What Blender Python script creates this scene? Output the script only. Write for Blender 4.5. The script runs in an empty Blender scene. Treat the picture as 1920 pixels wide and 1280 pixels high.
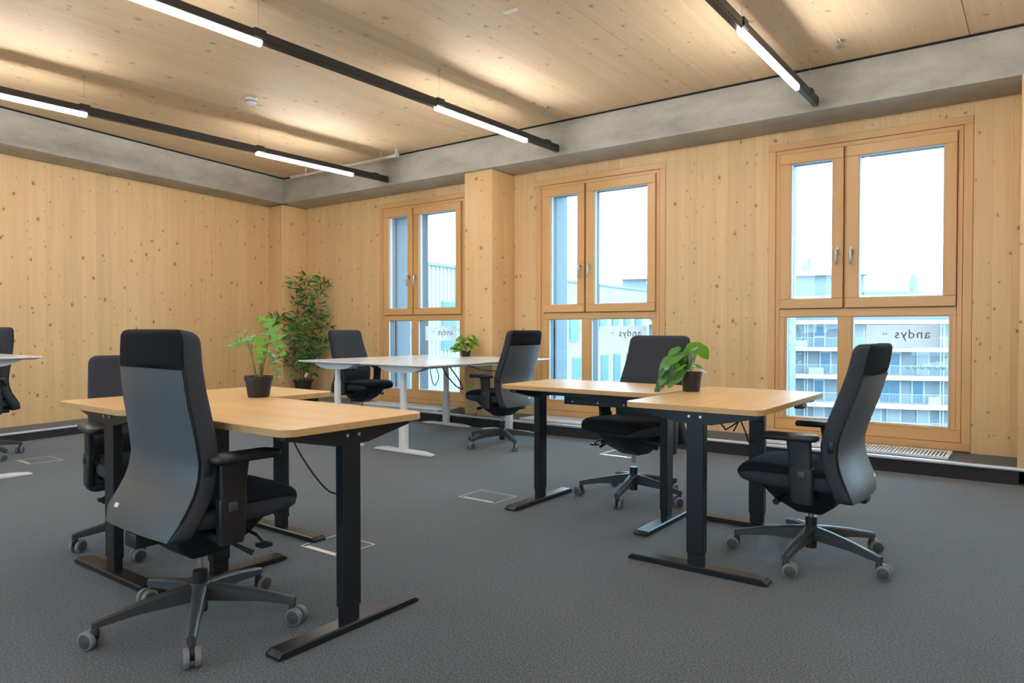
import bpy, bmesh, math, random
from mathutils import Vector, Matrix
random.seed(7)
PI = math.pi
scene = bpy.context.scene
COL = scene.collection

# ------------------------------------------------------------------ camera, sky, exposure
F_PX = 1326.0
YAW = math.atan(990 / 1326.0)
PITCH = math.atan(24 / 1326.0)
cam_data = bpy.data.cameras.new('camera')
cam_data.sensor_width = 36.0
cam_data.lens = 36.0 * F_PX / 1920.0
cam_data.clip_end = 400
camera = bpy.data.objects.new('camera', cam_data)
camera.location = (0, 0, 1.03)
camera.rotation_euler = (PI / 2 - PITCH, 0, YAW)
COL.objects.link(camera)
scene.camera = camera

world = bpy.data.worlds.new('overcast_sky')
scene.world = world
world.use_nodes = True
wn = world.node_tree.nodes
wn['Background'].inputs['Color'].default_value = (0.46, 0.77, 1.0, 1)
wn['Background'].inputs['Strength'].default_value = 8.5
LED_POWER = 70.0

scene.view_settings.view_transform = 'Standard'
scene.view_settings.look = 'None'
scene.view_settings.gamma = 1.0
scene.view_settings.use_curve_mapping = False
scene.view_settings.exposure = 0.30

# ------------------------------------------------------------------ helpers
class MB:
    """collects geometry for ONE mesh"""
    def __init__(self):
        self.v = []; self.f = []
    def add(self, vs, fs):
        o = len(self.v)
        self.v += [tuple(p) for p in vs]
        self.f += [tuple(i + o for i in q) for q in fs]
        return self
    def box(self, x0, x1, y0, y1, z0, z1):
        vs = [(x0,y0,z0),(x1,y0,z0),(x1,y1,z0),(x0,y1,z0),(x0,y0,z1),(x1,y0,z1),(x1,y1,z1),(x0,y1,z1)]
        return self.add(vs, [(0,3,2,1),(4,5,6,7),(0,1,5,4),(1,2,6,5),(2,3,7,6),(3,0,4,7)])
    def loft(self, secs, closed=True, caps=True):
        n = len(secs[0]); vs = [p for s in secs for p in s]; fs = []
        for i in range(len(secs) - 1):
            for j in range(n if closed else n - 1):
                k = (j + 1) % n
                fs.append((i*n+j, i*n+k, (i+1)*n+k, (i+1)*n+j))
        if caps and closed:
            fs.append(tuple(reversed(range(n))))
            fs.append(tuple((len(secs)-1)*n + j for j in range(n)))
        return self.add(vs, fs)
    def cyl(self, p0, p1, r0, r1=None, n=16):
        r1 = r0 if r1 is None else r1
        return self.tube([p0, p1], [r0, r1], n)
    def tube(self, pts, r, n=8):
        pts = [Vector(p) for p in pts]
        rs = r if isinstance(r, (list, tuple)) else [r] * len(pts)
        secs = []; prev = None
        for i, p in enumerate(pts):
            t = (pts[min(i+1, len(pts)-1)] - pts[max(i-1, 0)]).normalized()
            a = prev if prev is not None else (Vector((0,0,1)) if abs(t.z) < .9 else Vector((1,0,0)))
            b = t.cross(a).normalized(); a = b.cross(t).normalized(); prev = a
            secs.append([p + (a*math.cos(2*PI*k/n) + b*math.sin(2*PI*k/n)) * rs[i] for k in range(n)])
        return self.loft(secs)
    def lathe(self, prof, n=24, c=(0,0,0)):
        return self.loft([[(c[0]+r*math.cos(2*PI*k/n), c[1]+r*math.sin(2*PI*k/n), c[2]+z) for k in range(n)] for r, z in prof])
    def slab(self, pts, z0, z1, bev=0.0):
        """vertical prism over a convex outline with a softened top and bottom edge"""
        if bev <= 0:
            return self.loft([[(x,y,z0) for x,y in pts],[(x,y,z1) for x,y in pts]])
        cx = sum(p[0] for p in pts)/len(pts); cy = sum(p[1] for p in pts)/len(pts)
        def ins(x, y):
            d = math.hypot(x-cx, y-cy); k = (d-bev)/d
            return cx+(x-cx)*k, cy+(y-cy)*k
        inn = [ins(*p) for p in pts]
        return self.loft([[(x,y,z0) for x,y in inn],[(x,y,z0+bev) for x,y in pts],[(x,y,z1-bev) for x,y in pts],[(x,y,z1) for x,y in inn]])
    def mesh(self, name, sharp=35, bevel=0.0, seg=2):
        me = bpy.data.meshes.new(name)
        me.from_pydata(self.v, [], self.f)
        bm = bmesh.new(); bm.from_mesh(me)
        bmesh.ops.recalc_face_normals(bm, faces=bm.faces)
        if bevel > 0:
            ed = [e for e in bm.edges if len(e.link_faces) == 2 and e.calc_face_angle(0) > .6]
            bmesh.ops.bevel(bm, geom=ed, offset=bevel, segments=seg, profile=.5, affect='EDGES')
        bm.to_mesh(me); bm.free()
        for p in me.polygons: p.use_smooth = True
        me.set_sharp_from_angle(angle=math.radians(sharp))
        return me

def obj(name, me, mat, parent=None, loc=(0,0,0), rz=0.0, rot=None):
    if isinstance(me, MB): me = me.mesh(name)
    o = bpy.data.objects.new(name, me)
    COL.objects.link(o)
    if mat is not None:
        if len(me.materials) == 0: me.materials.append(M[mat])
        elif me.materials[0] is not M[mat]:
            o.material_slots[0].link = 'OBJECT'; o.material_slots[0].material = M[mat]
    o.location = loc
    o.rotation_euler = rot if rot is not None else (0, 0, rz)
    if parent is not None: o.parent = parent
    return o

def empty(name, loc=(0,0,0), rz=0.0):
    o = bpy.data.objects.new(name, None)
    o.empty_display_size = .1
    COL.objects.link(o); o.location = loc; o.rotation_euler = (0,0,rz)
    return o

def tag(o, label, cat, group=None):
    o['label'] = label; o['category'] = cat
    if group: o['group'] = group
    return o

def struct(o, label=None):
    o['kind'] = 'structure'
    if label: o['label'] = label
    return o

def rrect(x0, x1, y0, y1, r, n=6):
    pts = []
    for cx, cy, a in ((x1-r,y1-r,0),(x0+r,y1-r,90),(x0+r,y0+r,180),(x1-r,y0+r,270)):
        for k in range(n+1):
            t = math.radians(a + 90*k/n); pts.append((cx+r*math.cos(t), cy+r*math.sin(t)))
    return pts

# ------------------------------------------------------------------ materials
M = {}
def newmat(name):
    m = bpy.data.materials.new(name); m.use_nodes = True
    nt = m.node_tree; b = nt.nodes['Principled BSDF']; M[name] = m
    return m, nt, nt.nodes, nt.links, b

def plain(name, col, rough=.5, metal=0.0, noise=0.0, nscale=60, bump=0.0, spec=.5):
    m, nt, N, L, b = newmat(name)
    b.inputs['Base Color'].default_value = (*col, 1)
    b.inputs['Roughness'].default_value = rough
    b.inputs['Metallic'].default_value = metal
    b.inputs['Specular IOR Level'].default_value = spec
    if noise or bump:
        tc = N.new('ShaderNodeTexCoord'); nz = N.new('ShaderNodeTexNoise')
        nz.inputs['Scale'].default_value = nscale; nz.inputs['Detail'].default_value = 3
        L.new(tc.outputs['Object'], nz.inputs['Vector'])
        if noise:
            mr = N.new('ShaderNodeMapRange')
            mr.inputs['To Min'].default_value = 1 - noise; mr.inputs['To Max'].default_value = 1 + noise
            L.new(nz.outputs['Fac'], mr.inputs['Value'])
            mx = N.new('ShaderNodeVectorMath'); mx.operation = 'SCALE'
            mx.inputs[0].default_value = col; L.new(mr.outputs[0], mx.inputs['Scale'])
            L.new(mx.outputs[0], b.inputs['Base Color'])
        if bump:
            bp = N.new('ShaderNodeBump'); bp.inputs['Strength'].default_value = bump; bp.inputs['Distance'].default_value = .002
            L.new(nz.outputs['Fac'], bp.inputs['Height']); L.new(bp.outputs[0], b.inputs['Normal'])
    return m

def wood(name, base, dark, u, v, var=.045, grain=.28, knots=.0, kscale=3.6, rough=.5, streak=.3, knotcol=(.26,.125,.05), lam=0.0):
    """u: direction across the boards, v: along the grain (world axes)"""
    m, nt, N, L, b = newmat(name)
    geo = N.new('ShaderNodeNewGeometry'); oi = N.new('ShaderNodeObjectInfo')
    def dot(vec, k):
        d = N.new('ShaderNodeVectorMath'); d.operation = 'DOT_PRODUCT'; d.inputs[1].default_value = vec
        L.new(geo.outputs['Position'], d.inputs[0])
        a = N.new('ShaderNodeMath'); a.operation = 'MULTIPLY_ADD'
        L.new(oi.outputs['Random'], a.inputs[0]); a.inputs[1].default_value = k; L.new(d.outputs['Value'], a.inputs[2])
        return a.outputs[0]
    U = dot(u, 7.3); V = dot(v, 23.7)
    def comb(su, sv):
        c = N.new('ShaderNodeCombineXYZ')
        for out, s, i in ((U, su, 0), (V, sv, 1)):
            q = N.new('ShaderNodeMath'); q.operation = 'MULTIPLY'; q.inputs[1].default_value = s
            L.new(out, q.inputs[0]); L.new(q.outputs[0], c.inputs[i])
        return c.outputs[0]
    def noise(su, sv, det=3, dist=0.0):
        t = N.new('ShaderNodeTexNoise'); t.inputs['Scale'].default_value = 1; t.inputs['Detail'].default_value = det
        t.inputs['Distortion'].default_value = dist
        L.new(comb(su, sv), t.inputs['Vector']); return t.outputs['Fac']
    def mixc(fac, a, bcol):
        x = N.new('ShaderNodeMix'); x.data_type = 'RGBA'
        if isinstance(fac, float): x.inputs[0].default_value = fac
        else: L.new(fac, x.inputs[0])
        for inp, val in ((x.inputs[6], a), (x.inputs[7], bcol)):
            if isinstance(val, tuple): inp.default_value = (*val, 1)
            else: L.new(val, inp)
        return x.outputs[2]
    def mrange(val, a, bb, c, d):
        r = N.new('ShaderNodeMapRange'); L.new(val, r.inputs['Value'])
        for i, q in zip(('From Min','From Max','To Min','To Max'), (a, bb, c, d)): r.inputs[i].default_value = q
        return r.outputs[0]
    g1 = noise(90, 2.2, 4); g2 = noise(16, .45, 2, .6)
    col = mixc(mrange(g1, .35, .75, 0, grain), base, dark)
    col = mixc(mrange(g2, .4, .7, 0, streak), col, dark)
    if lam:
        # glued lamellas: tone steps across the board direction
        fl = N.new('ShaderNodeMath'); fl.operation = 'MULTIPLY'; fl.inputs[1].default_value = 1/lam; L.new(U, fl.inputs[0])
        f2 = N.new('ShaderNodeMath'); f2.operation = 'FLOOR'; L.new(fl.outputs[0], f2.inputs[0])
        wnz = N.new('ShaderNodeTexWhiteNoise'); wnz.noise_dimensions = '1D'; L.new(f2.outputs[0], wnz.inputs['W'])
        col = mixc(mrange(wnz.outputs['Value'], 0, 1, 0, .3), col, dark)
    # tone of each board
    tone = N.new('ShaderNodeVectorMath'); tone.operation = 'SCALE'
    L.new(col, tone.inputs[0]); L.new(mrange(oi.outputs['Random'], 0, 1, 1-var, 1+var), tone.inputs['Scale'])
    col = tone.outputs[0]
    if knots:
        for ks, r0, keep in ((kscale, .062, .85), (kscale*2.1, .062, .55)):
            vo = N.new('ShaderNodeTexVoronoi'); vo.voronoi_dimensions = '2D'; vo.inputs['Scale'].default_value = ks
            c = comb(1.0, .8)
            dz = N.new('ShaderNodeTexNoise'); dz.inputs['Scale'].default_value = 22; L.new(c, dz.inputs['Vector'])
            ma = N.new('ShaderNodeVectorMath'); ma.operation = 'MULTIPLY_ADD'; ma.inputs[1].default_value = (.03,.03,0)
            L.new(dz.outputs['Color'], ma.inputs[0]); L.new(c, ma.inputs[2]); L.new(ma.outputs[0], vo.inputs['Vector'])
            sp = N.new('ShaderNodeSeparateColor'); L.new(vo.outputs['Color'], sp.inputs[0])
            rr = mrange(sp.outputs[1], 0, 1, .55, 1.0)
            dv = N.new('ShaderNodeMath'); dv.operation = 'DIVIDE'; L.new(vo.outputs['Distance'], dv.inputs[0]); L.new(rr, dv.inputs[1])
            gate = N.new('ShaderNodeMath'); gate.operation = 'LESS_THAN'; gate.inputs[1].default_value = keep; L.new(sp.outputs[0], gate.inputs[0])
            for a0, a1, kk, kc in ((r0, r0*2.6, .28*knots, dark), (r0*.55, r0*1.05, knots, knotcol)):
                k = N.new('ShaderNodeMath'); k.operation = 'MULTIPLY'
                L.new(mrange(dv.outputs[0], a0, a1, kk, 0), k.inputs[0]); L.new(gate.outputs[0], k.inputs[1])
                col = mixc(k.outputs[0], col, kc)
    L.new(col, b.inputs['Base Color'])
    b.inputs['Roughness'].default_value = rough
    bp = N.new('ShaderNodeBump'); bp.inputs['Strength'].default_value = .08; bp.inputs['Distance'].default_value = .001
    L.new(g1, bp.inputs['Height']); L.new(bp.outputs[0], b.inputs['Normal'])
    return m

LW_ANG = math.radians(9.87)                    # the left wall is not square to the window wall
LWD = (-math.sin(LW_ANG), math.cos(LW_ANG), 0) # along the left wall
X, Y, Z = (1,0,0), (0,1,0), (0,0,1)
SPR, SPRD = (.80,.555,.285), (.63,.385,.16)
wood('spruce_window_wall', SPR, SPRD, X, Z, knots=.85)
wood('spruce_left_wall', SPR, SPRD, LWD, Z, knots=.85)
wood('spruce_rear', SPR, SPRD, X, Z, knots=.6)
wood('spruce_side', SPR, SPRD, Y, Z, knots=.6)
wood('spruce_column', (.78,.53,.265), SPRD, (.6,.8,0), Z, knots=.8, var=.05, lam=.04)
wood('spruce_ceiling', (.86,.655,.415), (.70,.465,.25), X, Y, rough=.62, knots=.45, kscale=2.6, var=.05, knotcol=(.22,.12,.06))
WF, WFD = (.75,.45,.19), (.63,.345,.125)
wood('larch_vertical', WF, WFD, X, Z, var=.05, grain=.3, streak=.25, rough=.38)
wood('larch_horizontal', WF, WFD, Z, X, var=.05, grain=.3, streak=.25, rough=.38)
OAK, OAKD = (.80,.52,.225), (.66,.39,.14)
wood('oak_along_x', OAK, OAKD, Y, X, var=.03, grain=.5, streak=.6, rough=.33)
wood('oak_along_y', OAK, OAKD, X, Y, var=.03, grain=.5, streak=.6, rough=.33)
plain('oak_edge', (.58,.35,.15), .45, noise=.12, nscale=40)

def carpet(name, c0, c1):
    m, nt, N, L, b = newmat(name)
    geo = N.new('ShaderNodeNewGeometry')
    n1 = N.new('ShaderNodeTexNoise'); n1.inputs['Scale'].default_value = 150; n1.inputs['Detail'].default_value = 4; n1.inputs['Roughness'].default_value = .75
    n2 = N.new('ShaderNodeTexNoise'); n2.inputs['Scale'].default_value = 2.2; n2.inputs['Detail'].default_value = 2
    for q in (n1, n2): L.new(geo.outputs['Position'], q.inputs['Vector'])
    r = N.new('ShaderNodeMapRange'); r.inputs['From Min'].default_value = .40; r.inputs['From Max'].default_value = .62; L.new(n1.outputs['Fac'], r.inputs['Value'])
    x = N.new('ShaderNodeMix'); x.data_type = 'RGBA'; x.inputs[6].default_value = (*c0,1); x.inputs[7].default_value = (*c1,1); L.new(r.outputs[0], x.inputs[0])
    r2 = N.new('ShaderNodeMapRange'); r2.inputs['To Min'].default_value = .86; r2.inputs['To Max'].default_value = 1.14; L.new(n2.outputs['Fac'], r2.inputs['Value'])
    s = N.new('ShaderNodeVectorMath'); s.operation = 'SCALE'; L.new(x.outputs[2], s.inputs[0]); L.new(r2.outputs[0], s.inputs['Scale'])
    L.new(s.outputs[0], b.inputs['Base Color'])
    b.inputs['Roughness'].default_value = .95; b.inputs['Specular IOR Level'].default_value = .2
    b.inputs['Sheen Weight'].default_value = .25; b.inputs['Sheen Roughness'].default_value = .5
    bp = N.new('ShaderNodeBump'); bp.inputs['Strength'].default_value = .5; bp.inputs['Distance'].default_value = .004
    L.new(n1.outputs['Fac'], bp.inputs['Height']); L.new(bp.outputs[0], b.inputs['Normal'])
carpet('carpet', (.014,.020,.025), (.130,.160,.186))
carpet('carpet_dark', (.014,.015,.017), (.045,.048,.052))

def concrete(name):
    m, nt, N, L, b = newmat(name)
    geo = N.new('ShaderNodeNewGeometry')
    mp = N.new('ShaderNodeMapping'); mp.inputs['Scale'].default_value = (1.2,1.2,3.0); L.new(geo.outputs['Position'], mp.inputs[0])
    n1 = N.new('ShaderNodeTexNoise'); n1.inputs['Scale'].default_value = 1.6; n1.inputs['Detail'].default_value = 6; n1.inputs['Roughness'].default_value = .62
    n2 = N.new('ShaderNodeTexNoise'); n2.inputs['Scale'].default_value = 40; n2.inputs['Detail'].default_value = 4
    L.new(mp.outputs[0], n1.inputs[0]); L.new(geo.outputs['Position'], n2.inputs[0])
    cr = N.new('ShaderNodeValToRGB'); e = cr.color_ramp.elements
    e[0].position = .3; e[0].color = (.35,.345,.305,1); e[1].position = .7; e[1].color = (.55,.535,.475,1)
    ad = N.new('ShaderNodeMath'); ad.operation = 'MULTIPLY_ADD'; ad.inputs[1].default_value = .2; L.new(n2.outputs['Fac'], ad.inputs[0])
    sb = N.new('ShaderNodeMath'); sb.operation = 'SUBTRACT'; sb.inputs[1].default_value = .1; L.new(n1.outputs['Fac'], sb.inputs[0]); L.new(sb.outputs[0], ad.inputs[2])
    L.new(ad.outputs[0], cr.inputs[0]); L.new(cr.outputs[0], b.inputs['Base Color'])
    b.inputs['Roughness'].default_value = .75
    bp = N.new('ShaderNodeBump'); bp.inputs['Strength'].default_value = .12; bp.inputs['Distance'].default_value = .004
    L.new(n2.outputs['Fac'], bp.inputs['Height']); L.new(bp.outputs[0], b.inputs['Normal'])
concrete('concrete')

def glassmat(name, gloss=.07, tint=(1,1,1)):
    m, nt, N, L, b = newmat(name)
    N.remove(b); out = N['Material Output']
    t = N.new('ShaderNodeBsdfTransparent'); t.inputs[0].default_value = (*tint,1)
    g = N.new('ShaderNodeBsdfGlossy'); g.inputs['Roughness'].default_value = .01
    fr = N.new('ShaderNodeFresnel'); fr.inputs[0].default_value = 1.35
    x = N.new('ShaderNodeMixShader'); L.new(fr.outputs[0], x.inputs[0]); L.new(t.outputs[0], x.inputs[1]); L.new(g.outputs[0], x.inputs[2])
    L.new(x.outputs[0], out.inputs[0])
glassmat('window_glass')

def film(name, col=(.60,.48,.43), FILM_MIX=.60):
    m, nt, N, L, b = newmat(name)
    N.remove(b); out = N['Material Output']
    t = N.new('ShaderNodeBsdfTransparent'); d = N.new('ShaderNodeBsdfTranslucent'); d.inputs[0].default_value = (*col,1)
    d2 = N.new('ShaderNodeBsdfDiffuse'); d2.inputs[0].default_value = (.8,.78,.78,1)
    a = N.new('ShaderNodeAddShader'); L.new(d.outputs[0], a.inputs[0]); L.new(d2.outputs[0], a.inputs[1])
    x = N.new('ShaderNodeMixShader'); x.inputs[0].default_value = FILM_MIX
    L.new(t.outputs[0], x.inputs[1]); L.new(d.outputs[0], x.inputs[2])
    L.new(x.outputs[0], out.inputs[0])
film('frosted_film')
film('film_text', (.40,.32,.29), 1.0)

def emit(name, col, s):
    m, nt, N, L, b = newmat(name)
    b.inputs['Base Color'].default_value = (.9,.9,.9,1)
    b.inputs['Emission Color'].default_value = (*col,1); b.inputs['Emission Strength'].default_value = s
emit('led_diffuser', (1.0,.965,.93), LED_POWER)

plain('black_steel', (.010,.012,.016), .32)
plain('black_track', (.016,.017,.018), .4)
plain('bolt', (.75,.75,.75), .3, 1.0)
plain('chrome', (.62,.63,.65), .18, 1.0)
plain('handle_steel', (.50,.50,.50), .35, 1.0)
plain('aluminium', (.72,.73,.75), .38, .6)
plain('seal_white', (.72,.74,.76), .5)
plain('white_laminate', (.90,.905,.90), .2)
plain('white_steel', (.84,.845,.85), .35)
plain('white_plastic', (.78,.78,.77), .4)
plain('fabric_black', (.010,.011,.014), .95, noise=.35, nscale=500, bump=.3, spec=.2)
plain('fabric_charcoal', (.040,.046,.057), .92, noise=.3, nscale=500, bump=.3, spec=.25)
plain('fabric_navy', (.009,.012,.018), .92, noise=.3, nscale=500, bump=.3, spec=.25)
plain('shell_grey', (.072,.086,.100), .42, noise=.05, nscale=20)
plain('plastic_black', (.012,.012,.014), .42)
plain('plastic_base', (.048,.056,.064), .42)
plain('armpad', (.022,.023,.026), .45)
plain('wheel_tread', (.19,.195,.20), .5)
plain('wheel_disc', (.065,.066,.07), .45)
plain('badge', (.85,.85,.85), .4)
plain('cable', (.010,.010,.011), .5)
plain('pot_black', (.020,.017,.016), .55)
plain('soil', (.03,.02,.013), .95, noise=.4, nscale=80)
plain('leaf_bright', (.14,.36,.03), .32, noise=.25, nscale=14)
plain('leaf_mid', (.095,.25,.050), .28, noise=.3, nscale=14)
plain('leaf_dark', (.030,.105,.028), .35, noise=.35, nscale=12)
plain('leaf_yellow', (.36,.36,.05), .4, noise=.2, nscale=14)
plain('stem', (.23,.20,.06), .5, noise=.2, nscale=20)
plain('cane', (.16,.12,.035), .5, noise=.25, nscale=20)
plain('reveal_metal', (.085,.125,.145), .45)
plain('reveal_dark', (.03,.045,.065), .5)
plain('shadow_gap', (.010,.010,.010), .9)
# outdoors
plain('cladding', (.31,.315,.31), .7)
plain('coping', (.15,.185,.21), .6)
plain('render_grey', (.185,.205,.22), .85, noise=.06, nscale=.6)
plain('render_white', (.46,.40,.36), .8)
plain('far_pane', (.040,.11,.165), .3)
plain('far_curtain', (.25,.26,.28), .7)
plain('far_frame', (.36,.34,.31), .6)
plain('rail_metal', (.30,.31,.31), .5)
plain('street', (.25,.26,.27), .9, noise=.1, nscale=.3)
plain('far_green', (.06,.14,.09), .8)

# leaves let some light through
for nm in ('leaf_bright','leaf_mid'):
    M[nm].node_tree.nodes['Principled BSDF'].inputs['Subsurface Weight'].default_value = 0.0

# ------------------------------------------------------------------ the room
ZC, ZB = 3.028, 2.695          # ceiling, underside of the concrete beams
YW, YP, YB = 6.20, 5.70, 5.75  # window wall, face of the plinth, face of the beam
ZP = .115
XR, YN = 3.3, -3.4             # side wall and rear wall, behind the camera

struct(obj('floor', MB().box(-9.2, XR+.3, YN-.3, 6.2, -.2, 0), 'carpet'))

# plinth along the window wall
pl = struct(obj('trim_1', MB().box(-8.4, XR, YP, 6.2, 0, ZP-.006), 'carpet_dark'), 'dark carpeted plinth below the windows')
obj('nosing', MB().box(-8.0, XR, YP-.008, YP+.022, ZP-.022, ZP).mesh('nosing', bevel=.004), 'aluminium', pl)
# column faces are set in front of the plinth

WIN_X = [-6.727, -4.303, -1.879, .545]
WW, WZ0, WZ1 = 1.476, .117, 2.596

def plank_mesh(w, h, t, cache={}):
    k = (round(w,4), round(h,4), t)
    if k not in cache: cache[k] = MB().box(0, w, 0, t, 0, h).mesh('plank')
    return cache[k]

# window wall: outer masonry with openings, inner spruce planks
bk = MB()
edges = [-9.3]
for x in WIN_X: edges += [x+.06, x+WW-.06]
edges += [XR+.3]
for i in range(0, len(edges), 2): bk.box(edges[i], edges[i+1], YW+.03, YW+.42, -12, 3.6)
for x in WIN_X:
    bk.box(x+.06, x+WW-.06, YW+.03, YW+.42, 2.54, 3.6); bk.box(x+.06, x+WW-.06, YW+.03, YW+.42, -12, .17)
wall_r = struct(obj('wall_right', bk, 'render_grey'))
def fill_planks(parent, x0, x1, z0, z1, width, mat, y=YW):
    n = max(1, round((x1-x0)/width)); w = (x1-x0)/n
    for i in range(n):
        obj('plank', plank_mesh(w-.0006, z1-z0, .03), mat, parent, (x0+i*w, y, z0))
piers = [(-8.9, WIN_X[0])] + [(WIN_X[i]+WW, WIN_X[i+1]) for i in range(3)] + [(WIN_X[3]+WW, XR)]
for a, b_ in piers: fill_planks(wall_r, a, b_, 0, 2.72, .125, 'spruce_window_wall')
for x in WIN_X:
    fill_planks(wall_r, x, x+WW, WZ1, 2.72, .125, 'spruce_window_wall')

# left wall (turned by LW_ANG): local x runs along the wall, local -y faces the room
LW0 = Vector((-8.497, 5.774, 0))
LDIR = Vector(LWD)
def lw_frame(name, me, mat, parent=None):
    o = obj(name, me, mat, parent)
    if parent is None:
        o.location = LW0; o.rotation_euler = (0, 0, math.atan2(-LDIR.y, -LDIR.x) + 0)
    return o
# local +x points back along -LDIR (towards the camera side); local +y points to the room
LROT = math.atan2(-LDIR.y, -LDIR.x)
wall_l = struct(lw_frame('wall_left', MB().box(-.6, 9.4, -.33, -.03, -.2, 3.3), 'spruce_left_wall'))
n = 58; w = 9.9/n
for i in range(n):
    obj('plank', plank_mesh(w-.0006, 2.75, .03), 'spruce_left_wall', wall_l, (-.5+i*w, -.03, 0))
pll = struct(lw_frame('trim_2', MB().box(-.3, 9.4, .0, .47, 0, .084), 'carpet_dark'), 'dark carpeted plinth along the left wall')
obj('nosing', MB().box(.2, 9.4, .45, .478, .070, .090).mesh('nosing', bevel=.004), 'aluminium', pll)

# concrete beams
beam = struct(obj('trim_3', MB().box(-8.75, XR, YB, YW+.2, ZB, ZC-.014).mesh('b', bevel=.006), 'concrete'), 'exposed concrete beam above the windows')
obj('shadow_gap', MB().box(-8.75, XR, YB-.004, YB+.05, ZC-.016, ZC+.004), 'shadow_gap', beam)
beaml = struct(lw_frame('trim_4', MB().box(.02, 9.4, -.1, .40, ZB, ZC-.014).mesh('b', bevel=.006), 'concrete'), 'exposed concrete beam above the left wall')
obj('shadow_gap', MB().box(.0, 9.4, .35, .404, ZC-.016, ZC+.004), 'shadow_gap', beaml)
obj('joint', MB().box(.012, .022, -.1, .402, ZB, ZC-.014), 'shadow_gap', beaml)

# ceiling of glued timber panels
ceil = struct(obj('ceiling', MB().box(-9.3, XR+.3, YN-.3, 6.6, ZC+.03, ZC+.3), 'spruce_ceiling'))
seams = [-9.2, -8.24, -6.295, -4.325, -2.35, -.405, 1.54, XR+.2]
for a, b_ in zip(seams[:-1], seams[1:]):
    k = max(1, round((b_-a)/.195)); w = (b_-a)/k
    for i in range(k):
        g0 = .002 if i == 0 else .0002; g1 = .002 if i == k-1 else .0002
        obj('board', plank_mesh(round(w-g0-g1, 4), .03, YW-YN), 'spruce_ceiling', ceil, (a+i*w+g0, YN, ZC))

# timber columns
def column(x0, x1, y0, label_name):
    return struct(obj('trim_5', MB().box(x0, x1, y0, YW+.0, 0, ZB).mesh('c', bevel=.012, seg=3), 'spruce_column'), label_name)
column(-4.968, -4.59, 5.797, 'timber column between the windows')
column(-.112, .27, 5.70, 'timber column at the right edge')
column(-8.75, -8.18, 5.79, 'timber column in the corner')

# rear and side walls (behind the camera)
bk = MB()
RWX = [-7.0, -4.6, -2.2, .2]
edges = [-9.3]
for x in RWX: edges += [x+.06, x+WW-.06]
edges += [XR+.3]
for i in range(0, len(edges), 2): bk.box(edges[i], edges[i+1], YN-.42, YN-.03, -12, 3.6)
for x in RWX:
    bk.box(x+.06, x+WW-.06, YN-.42, YN-.03, 2.54, 3.6); bk.box(x+.06, x+WW-.06, YN-.42, YN-.03, -12, .17)
wall_n = struct(obj('wall_rear', bk, 'render_grey'))
pr = [(-9.2, RWX[0])] + [(RWX[i]+WW, RWX[i+1]) for i in range(3)] + [(RWX[3]+WW, XR)]
for a, b_ in pr: obj('panel', MB().box(a, b_, YN-.03, YN, 0, ZC), 'spruce_rear', wall_n)
for x in RWX:
    obj('panel', MB().box(x, x+WW, YN-.03, YN, WZ1, ZC), 'spruce_rear', wall_n)
    obj('panel', MB().box(x, x+WW, YN-.03, YN, 0, WZ0), 'spruce_rear', wall_n)
struct(obj('wall_side', MB().box(XR, XR+.3, YN, 6.2, 0, 3.3), 'spruce_side'))

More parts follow.
